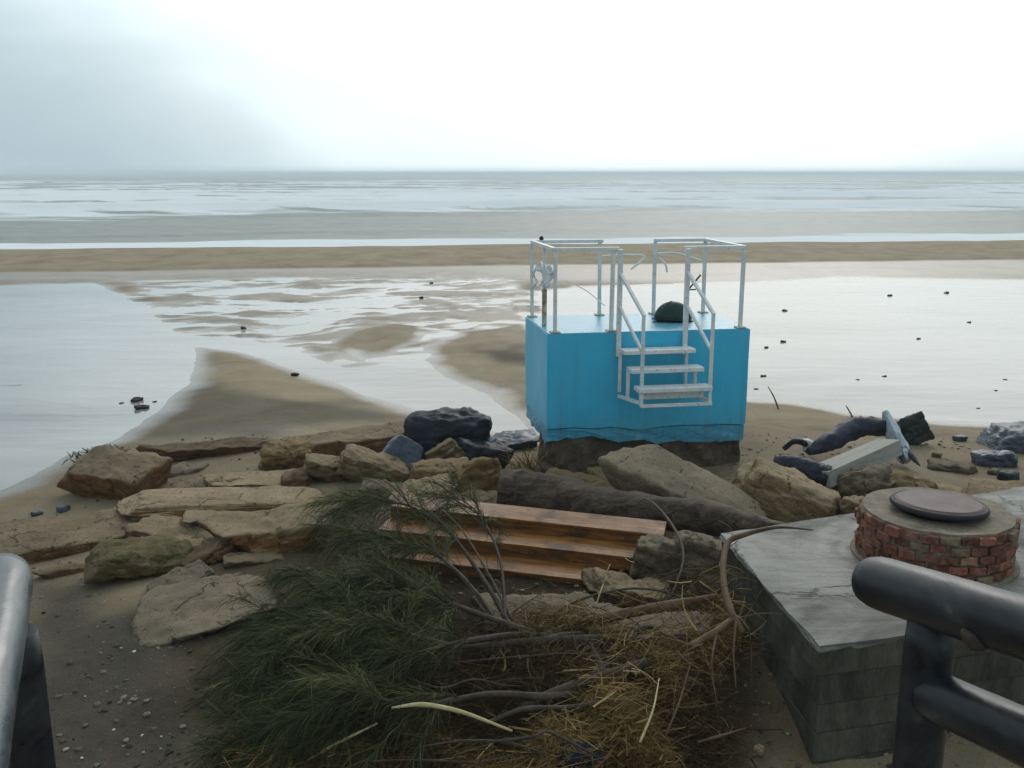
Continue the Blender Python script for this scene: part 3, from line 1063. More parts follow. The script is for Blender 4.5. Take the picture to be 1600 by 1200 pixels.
# broken and bent mid rails at the back
bar('bent_rail', catmull([(0.93, yb, 2.30), (1.20, yb + 0.02, 2.31), (1.46, yb - 0.05, 2.30), (1.38, yb - 0.1, 2.22), (1.28, yb - 0.12, 2.15)], 4), 0.012)
bar('bent_rail', catmull([(1.62, yb, 2.32), (1.85, yb - 0.02, 2.33), (2.02, yb - 0.10, 2.29), (2.16, yb - 0.2, 2.24)], 4), 0.013)
bar('bent_rail', catmull([(1.66, yb - 0.02, 2.28), (1.72, yb - 0.1, 2.20), (1.74, yb - 0.12, 2.10)], 4), 0.012)
bar('bent_rail', [(2.22, yb, 2.05), (2.08, yb + 0.04, 1.86)], 0.011, 'black_iron')
bar('bent_rail', [(2.04, yb + 0.03, 1.86), (2.18, yb + 0.05, 1.86)], 0.009, 'black_iron')
bar('wire_brace', catmull([(0.075, yb, 2.15), (0.08, 0.95, 1.98), (0.085, 0.62, 2.12)], 5), 0.009)
bar('wire_brace', catmull([(0.075, yb, 1.92), (0.08, 0.95, 2.03), (0.085, 0.62, 1.90)], 5), 0.009)
bar('wire_brace', catmull([(0.085, 0.60, 2.28), (0.09, 0.35, 2.20), (0.10, yf, 2.26)], 5), 0.010)
bar('wire_brace', catmull([(0.66, yf, 1.86), (0.55, 0.5, 1.98), (0.42, 1.0, 2.04)], 5), 0.006)
# bundled plastic sheet caught on the side rail
sheet = MB()
pts = []
for i in range(12):
    for j in range(9):
        u, w = i / 11, j / 8
        pts.append((0.085 + 0.05 * math.sin(u * 9 + w * 4) * (0.4 + w), 0.25 + 0.85 * u, 2.27 - 0.26 * w * (0.7 + 0.3 * math.sin(u * 7)) + 0.02 * math.sin(u * 11)))
fs = [(i * 9 + j, (i + 1) * 9 + j, (i + 1) * 9 + j + 1, i * 9 + j + 1) for i in range(11) for j in range(8)]
sheet.add(pts, fs)
cloth_me = sheet.mesh('torn_sheet', smooth=True)
M['sheet'] = mottled('sheet', [(0.3, (0.36, 0.38, 0.38)), (0.7, (0.62, 0.64, 0.64))], 6, (0.3, 0.5), 0.3, 0.01, 30, vary=0)
so = obj('torn_sheet', cloth_me, M['sheet'], None)
so.matrix_world = Matrix.Translation((C0.x, C0.y, 0)) @ Matrix.Rotation(YAW, 4, 'Z')
md = so.modifiers.new('thick', 'SOLIDIFY')
md.thickness = 0.004
tag(so, 'torn pale sheet caught on the left railing of the blue platform', 'sheet')
# small black finial
fin = MB()
fin.tube([(0.18, yb, RT + 0.03), (0.18, yb, RT + 0.05), (0.18, yb, RT + 0.075), (0.18, yb, RT + 0.09)], [0.012, 0.028, 0.024, 0.006], 10)
obj('finial', fin.mesh('finial', smooth=True), M['black_iron'], plat)

# hanging staircase
XG0, XG1 = XP['gl'], XP['gr']
SHX = -0.22                                   # the hanging steps have swung aside
st = MB()
for x in (XG0 + 0.0, XG1 + 0.0):
    q = Matrix.Identity(3)
    for (y, z0, z1) in ((-0.07, 0.90, 1.36), (-0.26, 0.86, 1.19), (-0.56, 0.84, 1.82)):
        st.box((x + SHX * y, y, (z0 + z1) / 2), (0.034, 0.034, z1 - z0))
    st.box((x - 0.315 * SHX, -0.315, 0.865), (0.034, 0.53, 0.036), (R(-3), 0, math.atan(-SHX)))
st.box(((XG0 + XG1) / 2 - 0.578 * SHX, -0.578, 0.853), (XG1 - XG0 + 0.03, 0.034, 0.034))
frame = obj('stair_frame', st.mesh('stair_frame', bevel=0.003), M['white_metal'], plat)
for k, (y, z) in enumerate(((-0.15, 1.375), (-0.33, 1.20), (-0.50, 1.02))):
    mb = MB()
    mb.box(((XG0 + XG1) / 2 + y * SHX, y, z), (XG1 - XG0 + 0.055, 0.20, 0.045))
    obj('tread', mb.mesh('tread', bevel=0.006), M['white_metal'], frame)
    if k == 2:
        mb = MB()
        mb.box(((XG0 + XG1) / 2 + y * SHX, y + 0.05, z - 0.08), (XG1 - XG0 - 0.04, 0.014, 0.09))
        obj('riser', mb.mesh('riser', bevel=0.003), M['white_metal'], frame)
for x in (XG0, XG1):
    sqbar('handrail', (x, GY_ - 0.02, RT - 0.24), (x - 0.572 * SHX, -0.572, 1.825), 0.036, 0.03)
    sqbar('handrail', (x, GY_ - 0.02, 1.86), (x - 0.55 * SHX, -0.55, 1.44), 0.03, 0.03)

# domed dark green cover lying on the deck
ud = MB()
nu, nv_ = 20, 9
vv = []
for j in range(nv_):
    a = (j / (nv_ - 1)) * math.pi / 2
    for i in range(nu):
        b_ = 2 * math.pi * i / nu
        vv.append((0.235 * math.cos(a) * math.cos(b_), 0.15 * math.cos(a) * math.sin(b_), 0.235 * math.sin(a) ** 0.9))
ff = [(j * nu + i, j * nu + (i + 1) % nu, (j + 1) * nu + (i + 1) % nu, (j + 1) * nu + i) for j in range(nv_ - 1) for i in range(nu)]
ff.append(tuple(range(nu - 1, -1, -1)))
ud.add(vv, ff)
hc = Matrix.Translation((C0.x, C0.y, 0)) @ Matrix.Rotation(YAW, 4, 'Z') @ Vector((1.66, 0.66, ZT + 0.012))
hat = empty('domed_cover', hc, (R(-7), R(5), YAW))
tag(hat, 'dark green domed cover lying on the pale blue platform deck', 'cover')
obj('dome', ud.mesh('dome', smooth=True), M['green_cover'], hat)
rim = MB()
rim.tube([(0.245 * math.cos(2 * math.pi * i / 24), 0.16 * math.sin(2 * math.pi * i / 24), 0.012) for i in range(25)], 0.012, 6, False)
obj('rim', rim.mesh('rim', smooth=True), M['black_iron'], hat)
seam = MB()
seam.tube([(0.238 * math.cos(a) * math.cos(R(215)), 0.153 * math.cos(a) * math.sin(R(215)), 0.238 * math.sin(a) ** 0.9) for a in [R(q) for q in range(8, 84, 8)]], 0.006, 5)
obj('seam', seam.mesh('seam', smooth=True), M['slate'], hat)

# ------------------------------------------------------------------ rocks
_ico = {}


def ico(sub):
    if sub not in _ico:
        bm = bmesh.new()
        bmesh.ops.create_icosphere(bm, subdivisions=sub, radius=1)
        v = np.array([q.co[:] for q in bm.verts])
        f = np.array([[q.index for q in p.verts] for p in bm.faces])
        bm.free()
        _ico[sub] = (v / np.linalg.norm(v, axis=1)[:, None], f)
    return _ico[sub]


def rock_me(name, dims, seed, box=0.6, planes=10, p=30, rough=0.05, sub=5, strata=0.0, skew=0.14, edge=0.0):
    d, f = ico(sub)
    g = np.random.default_rng(seed)
    ns, hs = [], []
    for ax in range(3):
        for s_ in (-1, 1):
            n = np.zeros(3)
            n[ax] = s_
            n = n + g.normal(0, skew, 3)
            n /= np.linalg.norm(n)
            ns.append(n)
            hs.append(g.uniform(0.88, 1.02))
    for _ in range(planes):
        n = g.normal(0, 1, 3)
        n /= np.linalg.norm(n)
        ns.append(n)
        hs.append(np.abs(n).sum() * g.uniform(0.58 + 0.22 * box, 0.78 + 0.2 * box))
    ns, hs = np.array(ns), np.array(hs)
    q = np.clip(d @ ns.T, 0, None) / hs[None, :]
    r = (q ** p).sum(1) ** (-1.0 / p)
    dims = np.array(dims, float)
    v = d * r[:, None] * dims[None, :] / 2
    sz = float(np.mean(dims))
    fr = 2.4 / sz
    o_ = seed * 3.7
    nrm = d / dims[None, :]
    nrm /= np.linalg.norm(nrm, axis=1)[:, None]
    a = fbm(v[:, 0] * fr + o_, v[:, 1] * fr, v[:, 2] * fr, seed, 6, 0.6)
    b = 1 - np.abs(fbm(v[:, 0] * fr * 2.3 + o_, v[:, 1] * fr * 2.3, v[:, 2] * fr * 2.3, seed + 9, 4, 0.6))
    amp = min(sz, dims.min() * 2.2)
    v = v + nrm * ((a * rough + (b - 0.7) * rough * 0.6) * amp)[:, None]
    c3 = fbm(v[:, 0] * 11 + o_, v[:, 1] * 11, v[:, 2] * 11, seed + 3, 3, 0.6)
    v = v + nrm * (np.clip(c3, -1, 0.15) * 0.022 * min(1, amp / 0.25) * min(rough / 0.05, 1.6))[:, None]
    tz = fbm(v[:, 0] * fr * 1.1 - o_, v[:, 1] * fr * 1.1, v[:, 2] * fr * 2.4, seed + 21, 3, 0.5) * 4.0
    tf = tz - np.floor(tz)
    v = v + nrm * ((np.floor(tz) + sstep(0.42, 0.58, tf)) / 4.0 * 0.075 * amp * min(rough / 0.05, 1.4))[:, None]
    if edge:                                   # broken outline of a slab
        e_ = fbm(v[:, 0] * 3.2 + o_, v[:, 1] * 3.2, v[:, 2] * 1.2 / max(dims[2], 0.1), seed + 5, 5, 0.62)
        v[:, :2] *= (1 + edge * e_)[:, None]
    if strata:
        zz = v[:, 2] / dims[2] * 4 + 0.7 * a
        st_ = np.abs(zz - np.round(zz)) * 2
        v[:, :2] *= (1 - strata * (1 - st_) ** 3)[:, None]
    return mesh_np(name, v, f, True)


ROCKN = [0]


def rock(name, label, x0, x1, yt, yb_, mat, deep=0.7, zoff=0.0, box=0.6, rot=(0, 0, 0), rough=0.05, planes=10, p=30, sub=5, strata=0.0, sink=0.14, group=None, cat='rock', seed=None, skew=0.14, edge=0.0, h=None):
    """rock filling a picture box, standing on the beach where its foot is seen; h fixes its height in metres"""
    cx = (x0 + x1) / 2
    z = 0.0
    for _ in range(6):
        b = P(cx, yb_, z + zoff)
        z = max(gz(b.x, b.y), ZW - 0.004)
    b = P(cx, yb_, z + zoff)
    t = depth_of(b)
    w = (x1 - x0) * t / FPX
    th = math.atan2(HC - b.z, b.y)
    if h is None:
        D = deep * w
        H = ((yb_ - yt) * t / FPX - D * math.sin(th) * 0.80) / math.cos(th)
        H = max(H, 0.16 * w, min(0.05, 0.4 * w))
    else:
        H = h
        D = max(((yb_ - yt) * t / FPX - H * math.cos(th)) / math.sin(th) / 0.92, 0.3 * w)
    ROCKN[0] += 1
    Hs = H * (1 + sink)
    me = rock_me(name, (w * 1.03, D, Hs), seed or ROCKN[0] * 13 + 5, box, planes, p, rough, sub, strata, skew, edge)
    me.materials.append(M[mat])
    dirv = Vector((b.x, b.y, 0)).normalized()
    c = Vector((b.x, b.y, 0)) + dirv * D * 0.47
    zb = z if h is None else max(z, min(gz(c.x, c.y), z + 0.06))
    o = obj(name, me, None, None, (c.x, c.y, zb + zoff + Hs / 2 - H * sink), (R(rot[0]), R(rot[1]), R(rot[2]) - math.atan2(dirv.x, dirv.y)))
    tag(o, label, cat, group)
    return o


G1 = 'storm-washed rocks on the sand'
FL = dict(group=G1, box=0.95, planes=7, p=34, edge=0.10, strata=0.02, sink=0.4)
# the dark rocks beside the platform
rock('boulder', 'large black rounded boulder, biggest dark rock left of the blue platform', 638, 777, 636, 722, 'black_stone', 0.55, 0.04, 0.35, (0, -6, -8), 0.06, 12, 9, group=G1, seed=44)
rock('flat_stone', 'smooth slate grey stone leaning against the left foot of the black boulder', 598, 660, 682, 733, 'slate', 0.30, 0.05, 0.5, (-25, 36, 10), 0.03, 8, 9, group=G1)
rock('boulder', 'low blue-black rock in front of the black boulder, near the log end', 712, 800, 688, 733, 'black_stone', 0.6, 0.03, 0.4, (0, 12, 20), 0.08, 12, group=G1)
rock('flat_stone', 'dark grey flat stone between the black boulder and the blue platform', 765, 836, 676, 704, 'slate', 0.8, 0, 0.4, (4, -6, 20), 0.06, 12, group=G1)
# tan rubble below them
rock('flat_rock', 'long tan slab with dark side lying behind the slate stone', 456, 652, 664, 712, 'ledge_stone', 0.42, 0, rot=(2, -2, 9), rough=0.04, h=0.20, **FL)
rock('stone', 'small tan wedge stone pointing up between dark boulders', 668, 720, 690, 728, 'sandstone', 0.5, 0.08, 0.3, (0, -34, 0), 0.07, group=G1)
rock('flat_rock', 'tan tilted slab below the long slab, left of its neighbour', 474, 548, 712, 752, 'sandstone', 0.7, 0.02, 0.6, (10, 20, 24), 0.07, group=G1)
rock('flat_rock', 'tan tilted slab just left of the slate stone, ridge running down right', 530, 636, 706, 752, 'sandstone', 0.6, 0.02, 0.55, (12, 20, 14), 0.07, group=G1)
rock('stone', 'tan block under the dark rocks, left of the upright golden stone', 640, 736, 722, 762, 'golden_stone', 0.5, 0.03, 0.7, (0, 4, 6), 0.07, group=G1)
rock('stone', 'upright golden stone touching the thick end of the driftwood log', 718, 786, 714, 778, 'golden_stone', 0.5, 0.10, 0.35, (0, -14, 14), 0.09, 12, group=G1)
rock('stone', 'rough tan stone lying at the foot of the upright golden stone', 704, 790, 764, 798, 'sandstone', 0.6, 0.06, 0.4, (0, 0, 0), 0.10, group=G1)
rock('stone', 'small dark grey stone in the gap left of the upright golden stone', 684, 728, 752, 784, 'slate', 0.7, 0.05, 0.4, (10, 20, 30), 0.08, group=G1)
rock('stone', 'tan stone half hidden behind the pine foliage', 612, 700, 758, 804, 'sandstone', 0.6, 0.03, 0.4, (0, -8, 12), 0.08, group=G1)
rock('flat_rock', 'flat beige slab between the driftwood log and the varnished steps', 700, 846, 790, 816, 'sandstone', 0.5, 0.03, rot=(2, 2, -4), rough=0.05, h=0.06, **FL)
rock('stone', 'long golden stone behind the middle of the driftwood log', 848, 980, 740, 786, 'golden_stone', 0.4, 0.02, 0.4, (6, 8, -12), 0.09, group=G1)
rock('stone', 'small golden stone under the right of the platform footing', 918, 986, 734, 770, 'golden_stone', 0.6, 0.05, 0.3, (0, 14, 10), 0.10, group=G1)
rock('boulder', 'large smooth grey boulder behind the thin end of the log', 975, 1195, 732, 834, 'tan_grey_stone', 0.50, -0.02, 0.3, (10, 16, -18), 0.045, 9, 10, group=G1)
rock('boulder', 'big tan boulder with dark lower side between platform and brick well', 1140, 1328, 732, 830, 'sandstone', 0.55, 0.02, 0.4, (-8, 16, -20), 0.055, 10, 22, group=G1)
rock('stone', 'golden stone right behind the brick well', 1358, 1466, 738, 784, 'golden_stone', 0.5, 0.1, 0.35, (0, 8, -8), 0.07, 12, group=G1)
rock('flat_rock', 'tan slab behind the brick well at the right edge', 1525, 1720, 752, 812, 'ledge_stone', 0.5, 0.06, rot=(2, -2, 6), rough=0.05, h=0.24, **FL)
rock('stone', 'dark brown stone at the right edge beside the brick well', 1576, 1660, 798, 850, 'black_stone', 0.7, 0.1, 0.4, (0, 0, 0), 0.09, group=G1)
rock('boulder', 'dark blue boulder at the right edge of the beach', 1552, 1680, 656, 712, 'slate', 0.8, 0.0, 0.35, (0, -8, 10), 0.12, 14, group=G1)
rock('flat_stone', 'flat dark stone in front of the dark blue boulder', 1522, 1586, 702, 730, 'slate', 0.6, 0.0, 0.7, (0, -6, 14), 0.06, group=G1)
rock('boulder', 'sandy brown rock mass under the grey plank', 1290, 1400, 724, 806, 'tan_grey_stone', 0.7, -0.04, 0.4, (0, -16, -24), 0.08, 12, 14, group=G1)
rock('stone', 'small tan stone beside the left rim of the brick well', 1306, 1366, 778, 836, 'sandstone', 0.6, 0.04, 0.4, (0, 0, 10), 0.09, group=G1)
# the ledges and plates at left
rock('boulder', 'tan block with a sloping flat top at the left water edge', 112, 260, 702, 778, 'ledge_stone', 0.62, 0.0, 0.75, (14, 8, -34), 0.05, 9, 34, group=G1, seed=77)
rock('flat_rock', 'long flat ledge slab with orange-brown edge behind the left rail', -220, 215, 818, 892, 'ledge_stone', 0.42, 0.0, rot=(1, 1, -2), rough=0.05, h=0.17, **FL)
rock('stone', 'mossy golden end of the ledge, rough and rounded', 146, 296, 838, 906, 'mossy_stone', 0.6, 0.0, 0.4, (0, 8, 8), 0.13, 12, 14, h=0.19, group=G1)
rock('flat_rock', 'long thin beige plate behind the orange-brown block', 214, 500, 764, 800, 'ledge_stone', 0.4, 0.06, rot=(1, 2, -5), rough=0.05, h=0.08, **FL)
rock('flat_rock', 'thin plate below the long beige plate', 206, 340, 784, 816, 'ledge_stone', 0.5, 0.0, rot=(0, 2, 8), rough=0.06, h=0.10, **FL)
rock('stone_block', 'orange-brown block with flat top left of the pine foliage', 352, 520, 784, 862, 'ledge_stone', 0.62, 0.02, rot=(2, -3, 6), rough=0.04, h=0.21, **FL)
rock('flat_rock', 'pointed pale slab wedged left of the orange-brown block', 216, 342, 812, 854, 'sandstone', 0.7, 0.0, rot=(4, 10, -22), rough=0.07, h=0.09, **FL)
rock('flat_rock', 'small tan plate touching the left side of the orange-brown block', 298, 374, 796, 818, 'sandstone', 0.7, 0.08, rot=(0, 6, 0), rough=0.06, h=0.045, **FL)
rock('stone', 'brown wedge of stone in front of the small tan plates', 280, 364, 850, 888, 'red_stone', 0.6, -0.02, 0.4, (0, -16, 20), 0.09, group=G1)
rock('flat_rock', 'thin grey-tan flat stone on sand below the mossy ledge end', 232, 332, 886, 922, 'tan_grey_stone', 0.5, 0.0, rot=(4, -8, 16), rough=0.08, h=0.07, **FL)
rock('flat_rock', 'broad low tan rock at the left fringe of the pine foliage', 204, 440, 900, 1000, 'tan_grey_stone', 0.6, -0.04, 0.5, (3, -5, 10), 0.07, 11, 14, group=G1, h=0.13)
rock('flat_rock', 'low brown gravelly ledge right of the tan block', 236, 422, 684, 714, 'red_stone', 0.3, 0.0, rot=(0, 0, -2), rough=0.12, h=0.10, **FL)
rock('stone', 'sandy brown lump at the left end of the long tan slab', 408, 486, 688, 734, 'golden_stone', 0.6, 0.0, 0.3, (0, 0, 10), 0.14, 14, group=G1)
rock('flat_rock', 'faint sandy shelf behind the long beige plate', 322, 500, 736, 764, 'sandstone', 0.5, -0.01, rot=(0, 2, -6), rough=0.06, h=0.06, **FL)
for lab_, a_, b_, c_, d_, m_, h_ in (
        ('half buried tan stone left of the thin plates', 150, 214, 790, 808, 'sandstone', 0.05),
        ('low brown stone between the tan block and the gravelly ledge', 262, 318, 722, 742, 'tan_grey_stone', 0.06),
        ('flat pale stone right of the tan block foot', 268, 340, 748, 766, 'sandstone', 0.05),
        ('broken brown edge stone left of the tilted slabs', 440, 486, 730, 760, 'red_stone', 0.12),
        ('rough stone between the tilted slabs and the pine tip', 560, 630, 748, 778, 'tan_grey_stone', 0.10),
        ('tan plate sticking out from under the orange-brown block', 340, 440, 862, 884, 'sandstone', 0.05),
        ('small ridge stone on the sand under the thin grey-tan stone', 300, 372, 898, 924, 'tan_grey_stone', 0.07),
        ('low stone under the tip of the tan ledge by the rail', 60, 140, 880, 900, 'red_stone', 0.05),
        ('small broken stone at the left foot of the platform', 838, 880, 722, 744, 'footing', 0.10),
        ('tan stone between the log and the platform footing', 1010, 1070, 722, 748, 'sandstone', 0.10),
        ('half buried stone right of the broken post', 1450, 1520, 716, 738, 'tan_grey_stone', 0.07),
        ('low tan stone behind the golden stone at the well', 1420, 1510, 752, 776, 'sandstone', 0.08)):
    rock('half_buried_stone', lab_, a_, b_, c_, d_, m_, 0.6, 0.0, 0.5, (random.uniform(-6, 6), random.uniform(-8, 8), random.uniform(-20, 20)), 0.10, 12, 24, sub=4, group=G1, h=h_, sink=0.5)
# rocks about the steps
rock('stone', 'grey-brown rock at the right end of the varnished steps', 992, 1064, 834, 912, 'tan_grey_stone', 0.7, 0.0, 0.4, (0, 12, -10), 0.09, 12, group=G1)
rock('boulder', 'smooth grey hump against the left side of the concrete block', 1036, 1140, 826, 920, 'tan_grey_stone', 0.7, 0.0, 0.3, (0, 12, 0), 0.06, 9, 9, group=G1)
rock('flat_rock', 'pale flat stone poking out in front of the right end of the steps', 930, 1046, 902, 944, 'sandstone', 0.6, 0.02, rot=(3, 8, -10), rough=0.08, h=0.10, **FL)
rock('flat_rock', 'dull tan slab buried under the branches below the steps', 740, 950, 930, 990, 'tan_grey_stone', 0.5, -0.02, rot=(4, 3, 4), rough=0.08, h=0.10, **FL)
rock('flat_rock', 'flat grey slab under the two long branches', 910, 1096, 950, 1006, 'tan_grey_stone', 0.5, 0.0, rot=(4, -3, -6), rough=0.07, h=0.10, **FL)

# small stones: individually found by their places
small = [(318, 764, 14, 'sandstone', 'small stone on the sandy shelf above the long beige plate'),
         (58, 806, 16, 'slate', 'small dark stone on the sand behind the left ledge'),
         (100, 800, 20, 'slate', 'flat dark stone on sand behind the ledge, right of a smaller one'),
         (245, 783, 16, 'black_stone', 'little black stone just left of the thin plates'),
         (420, 700, 26, 'grey_stone', 'rounded grey stone right of the gravelly ledge'),
         (1500, 690, 18, 'slate', 'small dark stone left of the dark blue boulder'),
         (1462, 715, 16, 'sandstone', 'small brown stone on the sand right of the splintered post'),
         (1575, 752, 30, 'black_stone', 'dark broken stone behind the right edge slab'),
         (1555, 742, 18, 'grey_stone', 'pale grey stone near the right edge slab'),
         (1330, 860, 16, 'mortar', 'crumb of mortar left of the brick well base'),
         (1185, 1180, 22, 'sandstone', 'pale flat stone at the foot of the concrete block'),
         (460, 588, 10, 'black_stone', 'small dark stone on the sand tongue beside the channel')]
for cx, y, w, m_, lab in small:
    rock('small_stone', lab, cx - w / 2, cx + w / 2, y - w * 0.6, y, m_, 0.8, 0.0, 0.4, (0, 0, random.uniform(0, 90)), 0.07, sub=3, group='small loose stones', cat='stone')

# dark weed clumps stranded on the wet flat
WT = 'dark weed lump on the bright flat, '
weeds = [(1226, 487, 9, WT + 'level with the right railing post foot'), (1224, 536, 10, WT + 'larger right one of the pair by the platform'),
         (1198, 545, 9, WT + 'left one of the pair nearest the platform'), (1390, 463, 8, WT + 'furthest out above the middle'),
         (1479, 459, 8, WT + 'furthest out towards the right edge'), (1435, 531, 8, WT + 'alone in the middle of the flat'),
         (1193, 590, 11, WT + 'flat one above the thin stick'), (1182, 610, 8, WT + 'small one touching the platform outline'),
         (1514, 505, 7, WT + 'small one halfway out near the right edge'), (1570, 595, 7, WT + 'closest to the right edge'),
         (1382, 590, 8, WT + 'right one of the two above the charred log'), (1340, 595, 7, WT + 'left one of the two above the charred log'),
         (1556, 612, 7, WT + 'just above the dark blue boulder'), (1528, 640, 7, WT + 'last before the dark blue boulder'),
         (380, 515, 11, 'round dark lump beside the channel on the left flats'), (658, 466, 8, 'dark weed lump among the braided runnels, nearer one'),
         (674, 444, 7, 'dark weed lump among the braided runnels, further one'), (214, 628, 22, 'long dark weed strand in the lagoon, upper of two'),
         (222, 640, 24, 'long dark weed strand in the lagoon, lower of two'), (190, 632, 8, 'tiny weed bit left of the two long strands'), (242, 630, 8, 'tiny weed bit right of the two long strands')]
for i, (cx, y, w, lab) in enumerate(weeds):
    big = w > 20
    w *= 0.85
    rock('weed_clump', lab, cx - w / 2, cx + w / 2, y - max(3, w * 0.26), y, 'weed', 0.7, -0.012 if not big else 0.0, 0.2, (0, random.uniform(-6, 6), random.uniform(0, 60)), 0.28, sub=3,
         group='stranded weed on the flats', cat='seaweed', sink=0.2)

# shells
SH = 'white shell chip '
shells = [(178, 1142, 8, SH + 'on dark mud, first of the row of three'), (222, 1150, 7, SH + 'on dark mud, middle of the row of three'), (252, 1152, 6, SH + 'on dark mud, nearest the pine needles'),
          (128, 1186, 8, SH + 'lowest one, beside the left railing post'), (133, 1089, 6, SH + 'alone on brown sand right of the left railing'), (210, 1020, 10, SH + 'larger one of the pair below the broad tan rock'),
          (190, 1014, 8, SH + 'smaller one of the pair below the broad tan rock'), (165, 903, 9, SH + 'right under the long ledge'), (163, 941, 6, SH + 'on sand halfway below the long ledge'),
          (425, 741, 12, SH + 'on the sandy shelf behind the long beige plate'), (158, 802, 8, SH + 'right one of two behind the ledge'), (142, 806, 6, SH + 'left one of two behind the ledge'),
          (1022, 1105, 6, SH + 'in the middle of the straw'), (1045, 1160, 7, SH + 'low in the straw near the navy cloth'), (1008, 1196, 10, SH + 'at the bottom edge of the straw')]
for cx, y, w, lab in shells:
    w *= 0.55
    rock('shell_chip', lab, cx - w / 2, cx + w / 2, y - w * 0.42, y, 'shell', 0.9,
         0.0, 0.3, (random.uniform(-20, 20), random.uniform(-20, 20), random.uniform(0, 90)), 0.16, planes=14, sub=3, group='white shell chips', cat='shell')

# ------------------------------------------------------------------ driftwood log
pts = [P(778, 768, 0.30), P(820, 772, 0.28), P(880, 782, 0.28), P(950, 795, 0.30), P(1040, 803, 0.34), P(1120, 812, 0.40), P(1185, 822, 0.46), P(1260, 829, 0.52)]
o = log_obj('driftwood_log', pts, [0.20, 0.235, 0.215, 0.18, 0.155, 0.14, 0.085, 0.018], M['driftwood'], n=22, wob=0.28, seed=4, per=9)
tag(o, 'thick dark driftwood log tapering right towards the concrete block', 'log')

# ------------------------------------------------------------------ varnished steps (broken staircase)
A = P(945, 903, 0.20)       # right end of lowest nosing
B = P(570, 861, 0.24)       # left end of lowest nosing
ex = (A - B)
ex.z = 0
ang = math.atan2(ex.y, ex.x)
stp = empty('wooden_steps', (B.x, B.y, 0.0), (0, R(1.5), ang))
tag(stp, 'orange varnished wooden steps lying washed up under the pine branches', 'steps')
SL = ex.length
rise, going = 0.105, 0.30
for k in range(3):
    y0, z0 = k * going, 0.22 + k * rise
    xr = SL + k * 0.20
    mb = MB()
    mb.box((xr / 2, y0 + going / 2 + 0.005, z0 - 0.012), (xr, going + 0.03, 0.026))
    obj('tread', mb.mesh('tread', bevel=0.005), M['varnish'], stp)
    mb = MB()
    mb.box((xr / 2 - 0.006, y0 + 0.012, z0 - 0.026 - rise / 2 + 0.004), (xr - 0.012, 0.022, rise - 0.012))
    obj('riser', mb.mesh('riser', bevel=0.003), M['varnish'], stp)
mb = MB()
a0, a1 = Vector((SL - 0.03, 0.04, 0.05)), Vector((SL + 0.40, 2 * going + 0.22, 0.05 + 2 * rise + 0.06))
mb.box((a0 + a1) / 2, ((a1 - a0).length, 0.03, 0.16), (a1 - a0).to_track_quat('X', 'Z').to_matrix())
obj('stringer', mb.mesh('stringer', bevel=0.003), M['varnish'], stp)

# ------------------------------------------------------------------ concrete block with brick well
ZS = 0.60
c_fl, c_bl = P(1280, 1010, ZS), P(1128, 838, ZS)
c_fr = P(1420, 992, ZS)
dfr = (c_fr - c_fl).normalized()
dbk = (c_bl - c_fl)
blk = empty('concrete_block', (c_fl.x, c_fl.y, 0))
tag(blk, 'grey wet concrete block with rough side walls carrying the brick well', 'concrete block')
far_r = dfr * 4.2
outl = [Vector((0, 0, 0)), far_r, far_r + dbk + Vector((0.2, 0.7, 0)), dbk + Vector((0, 0.06, 0))]
top = ring_solid('top_slab', [(p.x, p.y, 0) for p in outl], lambda u, p: ZS + 0.006 * nz1(p.x * 3 + p.y * 2, 3), lambda u, p: ZS - 0.035 + 0.02 * nz1(p.x * 7 + p.y * 5, 4), 0.03, seed=4, bulge=0.009)
obj('top_slab', top, M['concrete'], blk)
nb = 6
for k in range(nb):
    z1 = ZS - 0.012 - k * 0.19
    z0 = z1 - 0.184
    ins = 0.010 + 0.010 * ((k * 7) % 3) / 2
    cen = sum(outl, Vector()) / 4
    oo = [p + (cen - p).normalized() * ins * 1.6 for p in outl]
    mm = ring_solid('course', [(p.x, p.y, 0) for p in oo], lambda u, p: z1, lambda u, p: z0, 0.08, seed=20 + k, bulge=0.004)
    obj('course', mm, M['dark_concrete'], blk)

WC = Vector((2.99, 6.49, ZS))
WC = P(1457, 869, ZS)
tW = depth_of(WC)
WR = 116 * tW / FPX
well = empty('brick_well', WC)
tag(well, 'round red brick well shaft with a rusty manhole lid', 'well')
NB, NC, BH = 26, 5, 0.068


def brick_me(arc, dep, h, seed):
    """brick curved to the shaft, 12 segments of wear"""
    g = random.Random(seed)
    v = []
    for r in (WR - dep, WR):
        for a in (-arc / 2, 0, arc / 2):
            for z in (-h / 2, h / 2):
                j = 0.009
                v.append(((r + g.uniform(-j, j)) * math.sin(a), (r + g.uniform(-j, j)) * math.cos(a) - WR, z + g.uniform(-j, j)))
    f = []
    for s_ in (0, 1):
        i = s_ * 2
        f += [(i, i + 1, i + 3, i + 2), (6 + i, 6 + i + 2, 6 + i + 3, 6 + i + 1), (i, i + 2, 6 + i + 2, 6 + i), (i + 1, 6 + i + 1, 6 + i + 3, i + 3)]
    f += [(0, 6, 7, 1), (4, 5, 11, 10)]
    me = bpy.data.meshes.new('brick')
    me.from_pydata(v, [], f)
    bm = bmesh.new()
    bm.from_mesh(me)
    bmesh.ops.recalc_face_normals(bm, faces=bm.faces[:])
    bmesh.ops.bevel(bm, geom=[e for e in bm.edges if e.calc_face_angle(0) > 0.6], offset=0.006, segments=1, affect='EDGES')
    bm.to_mesh(me)
    bm.free()
    return me


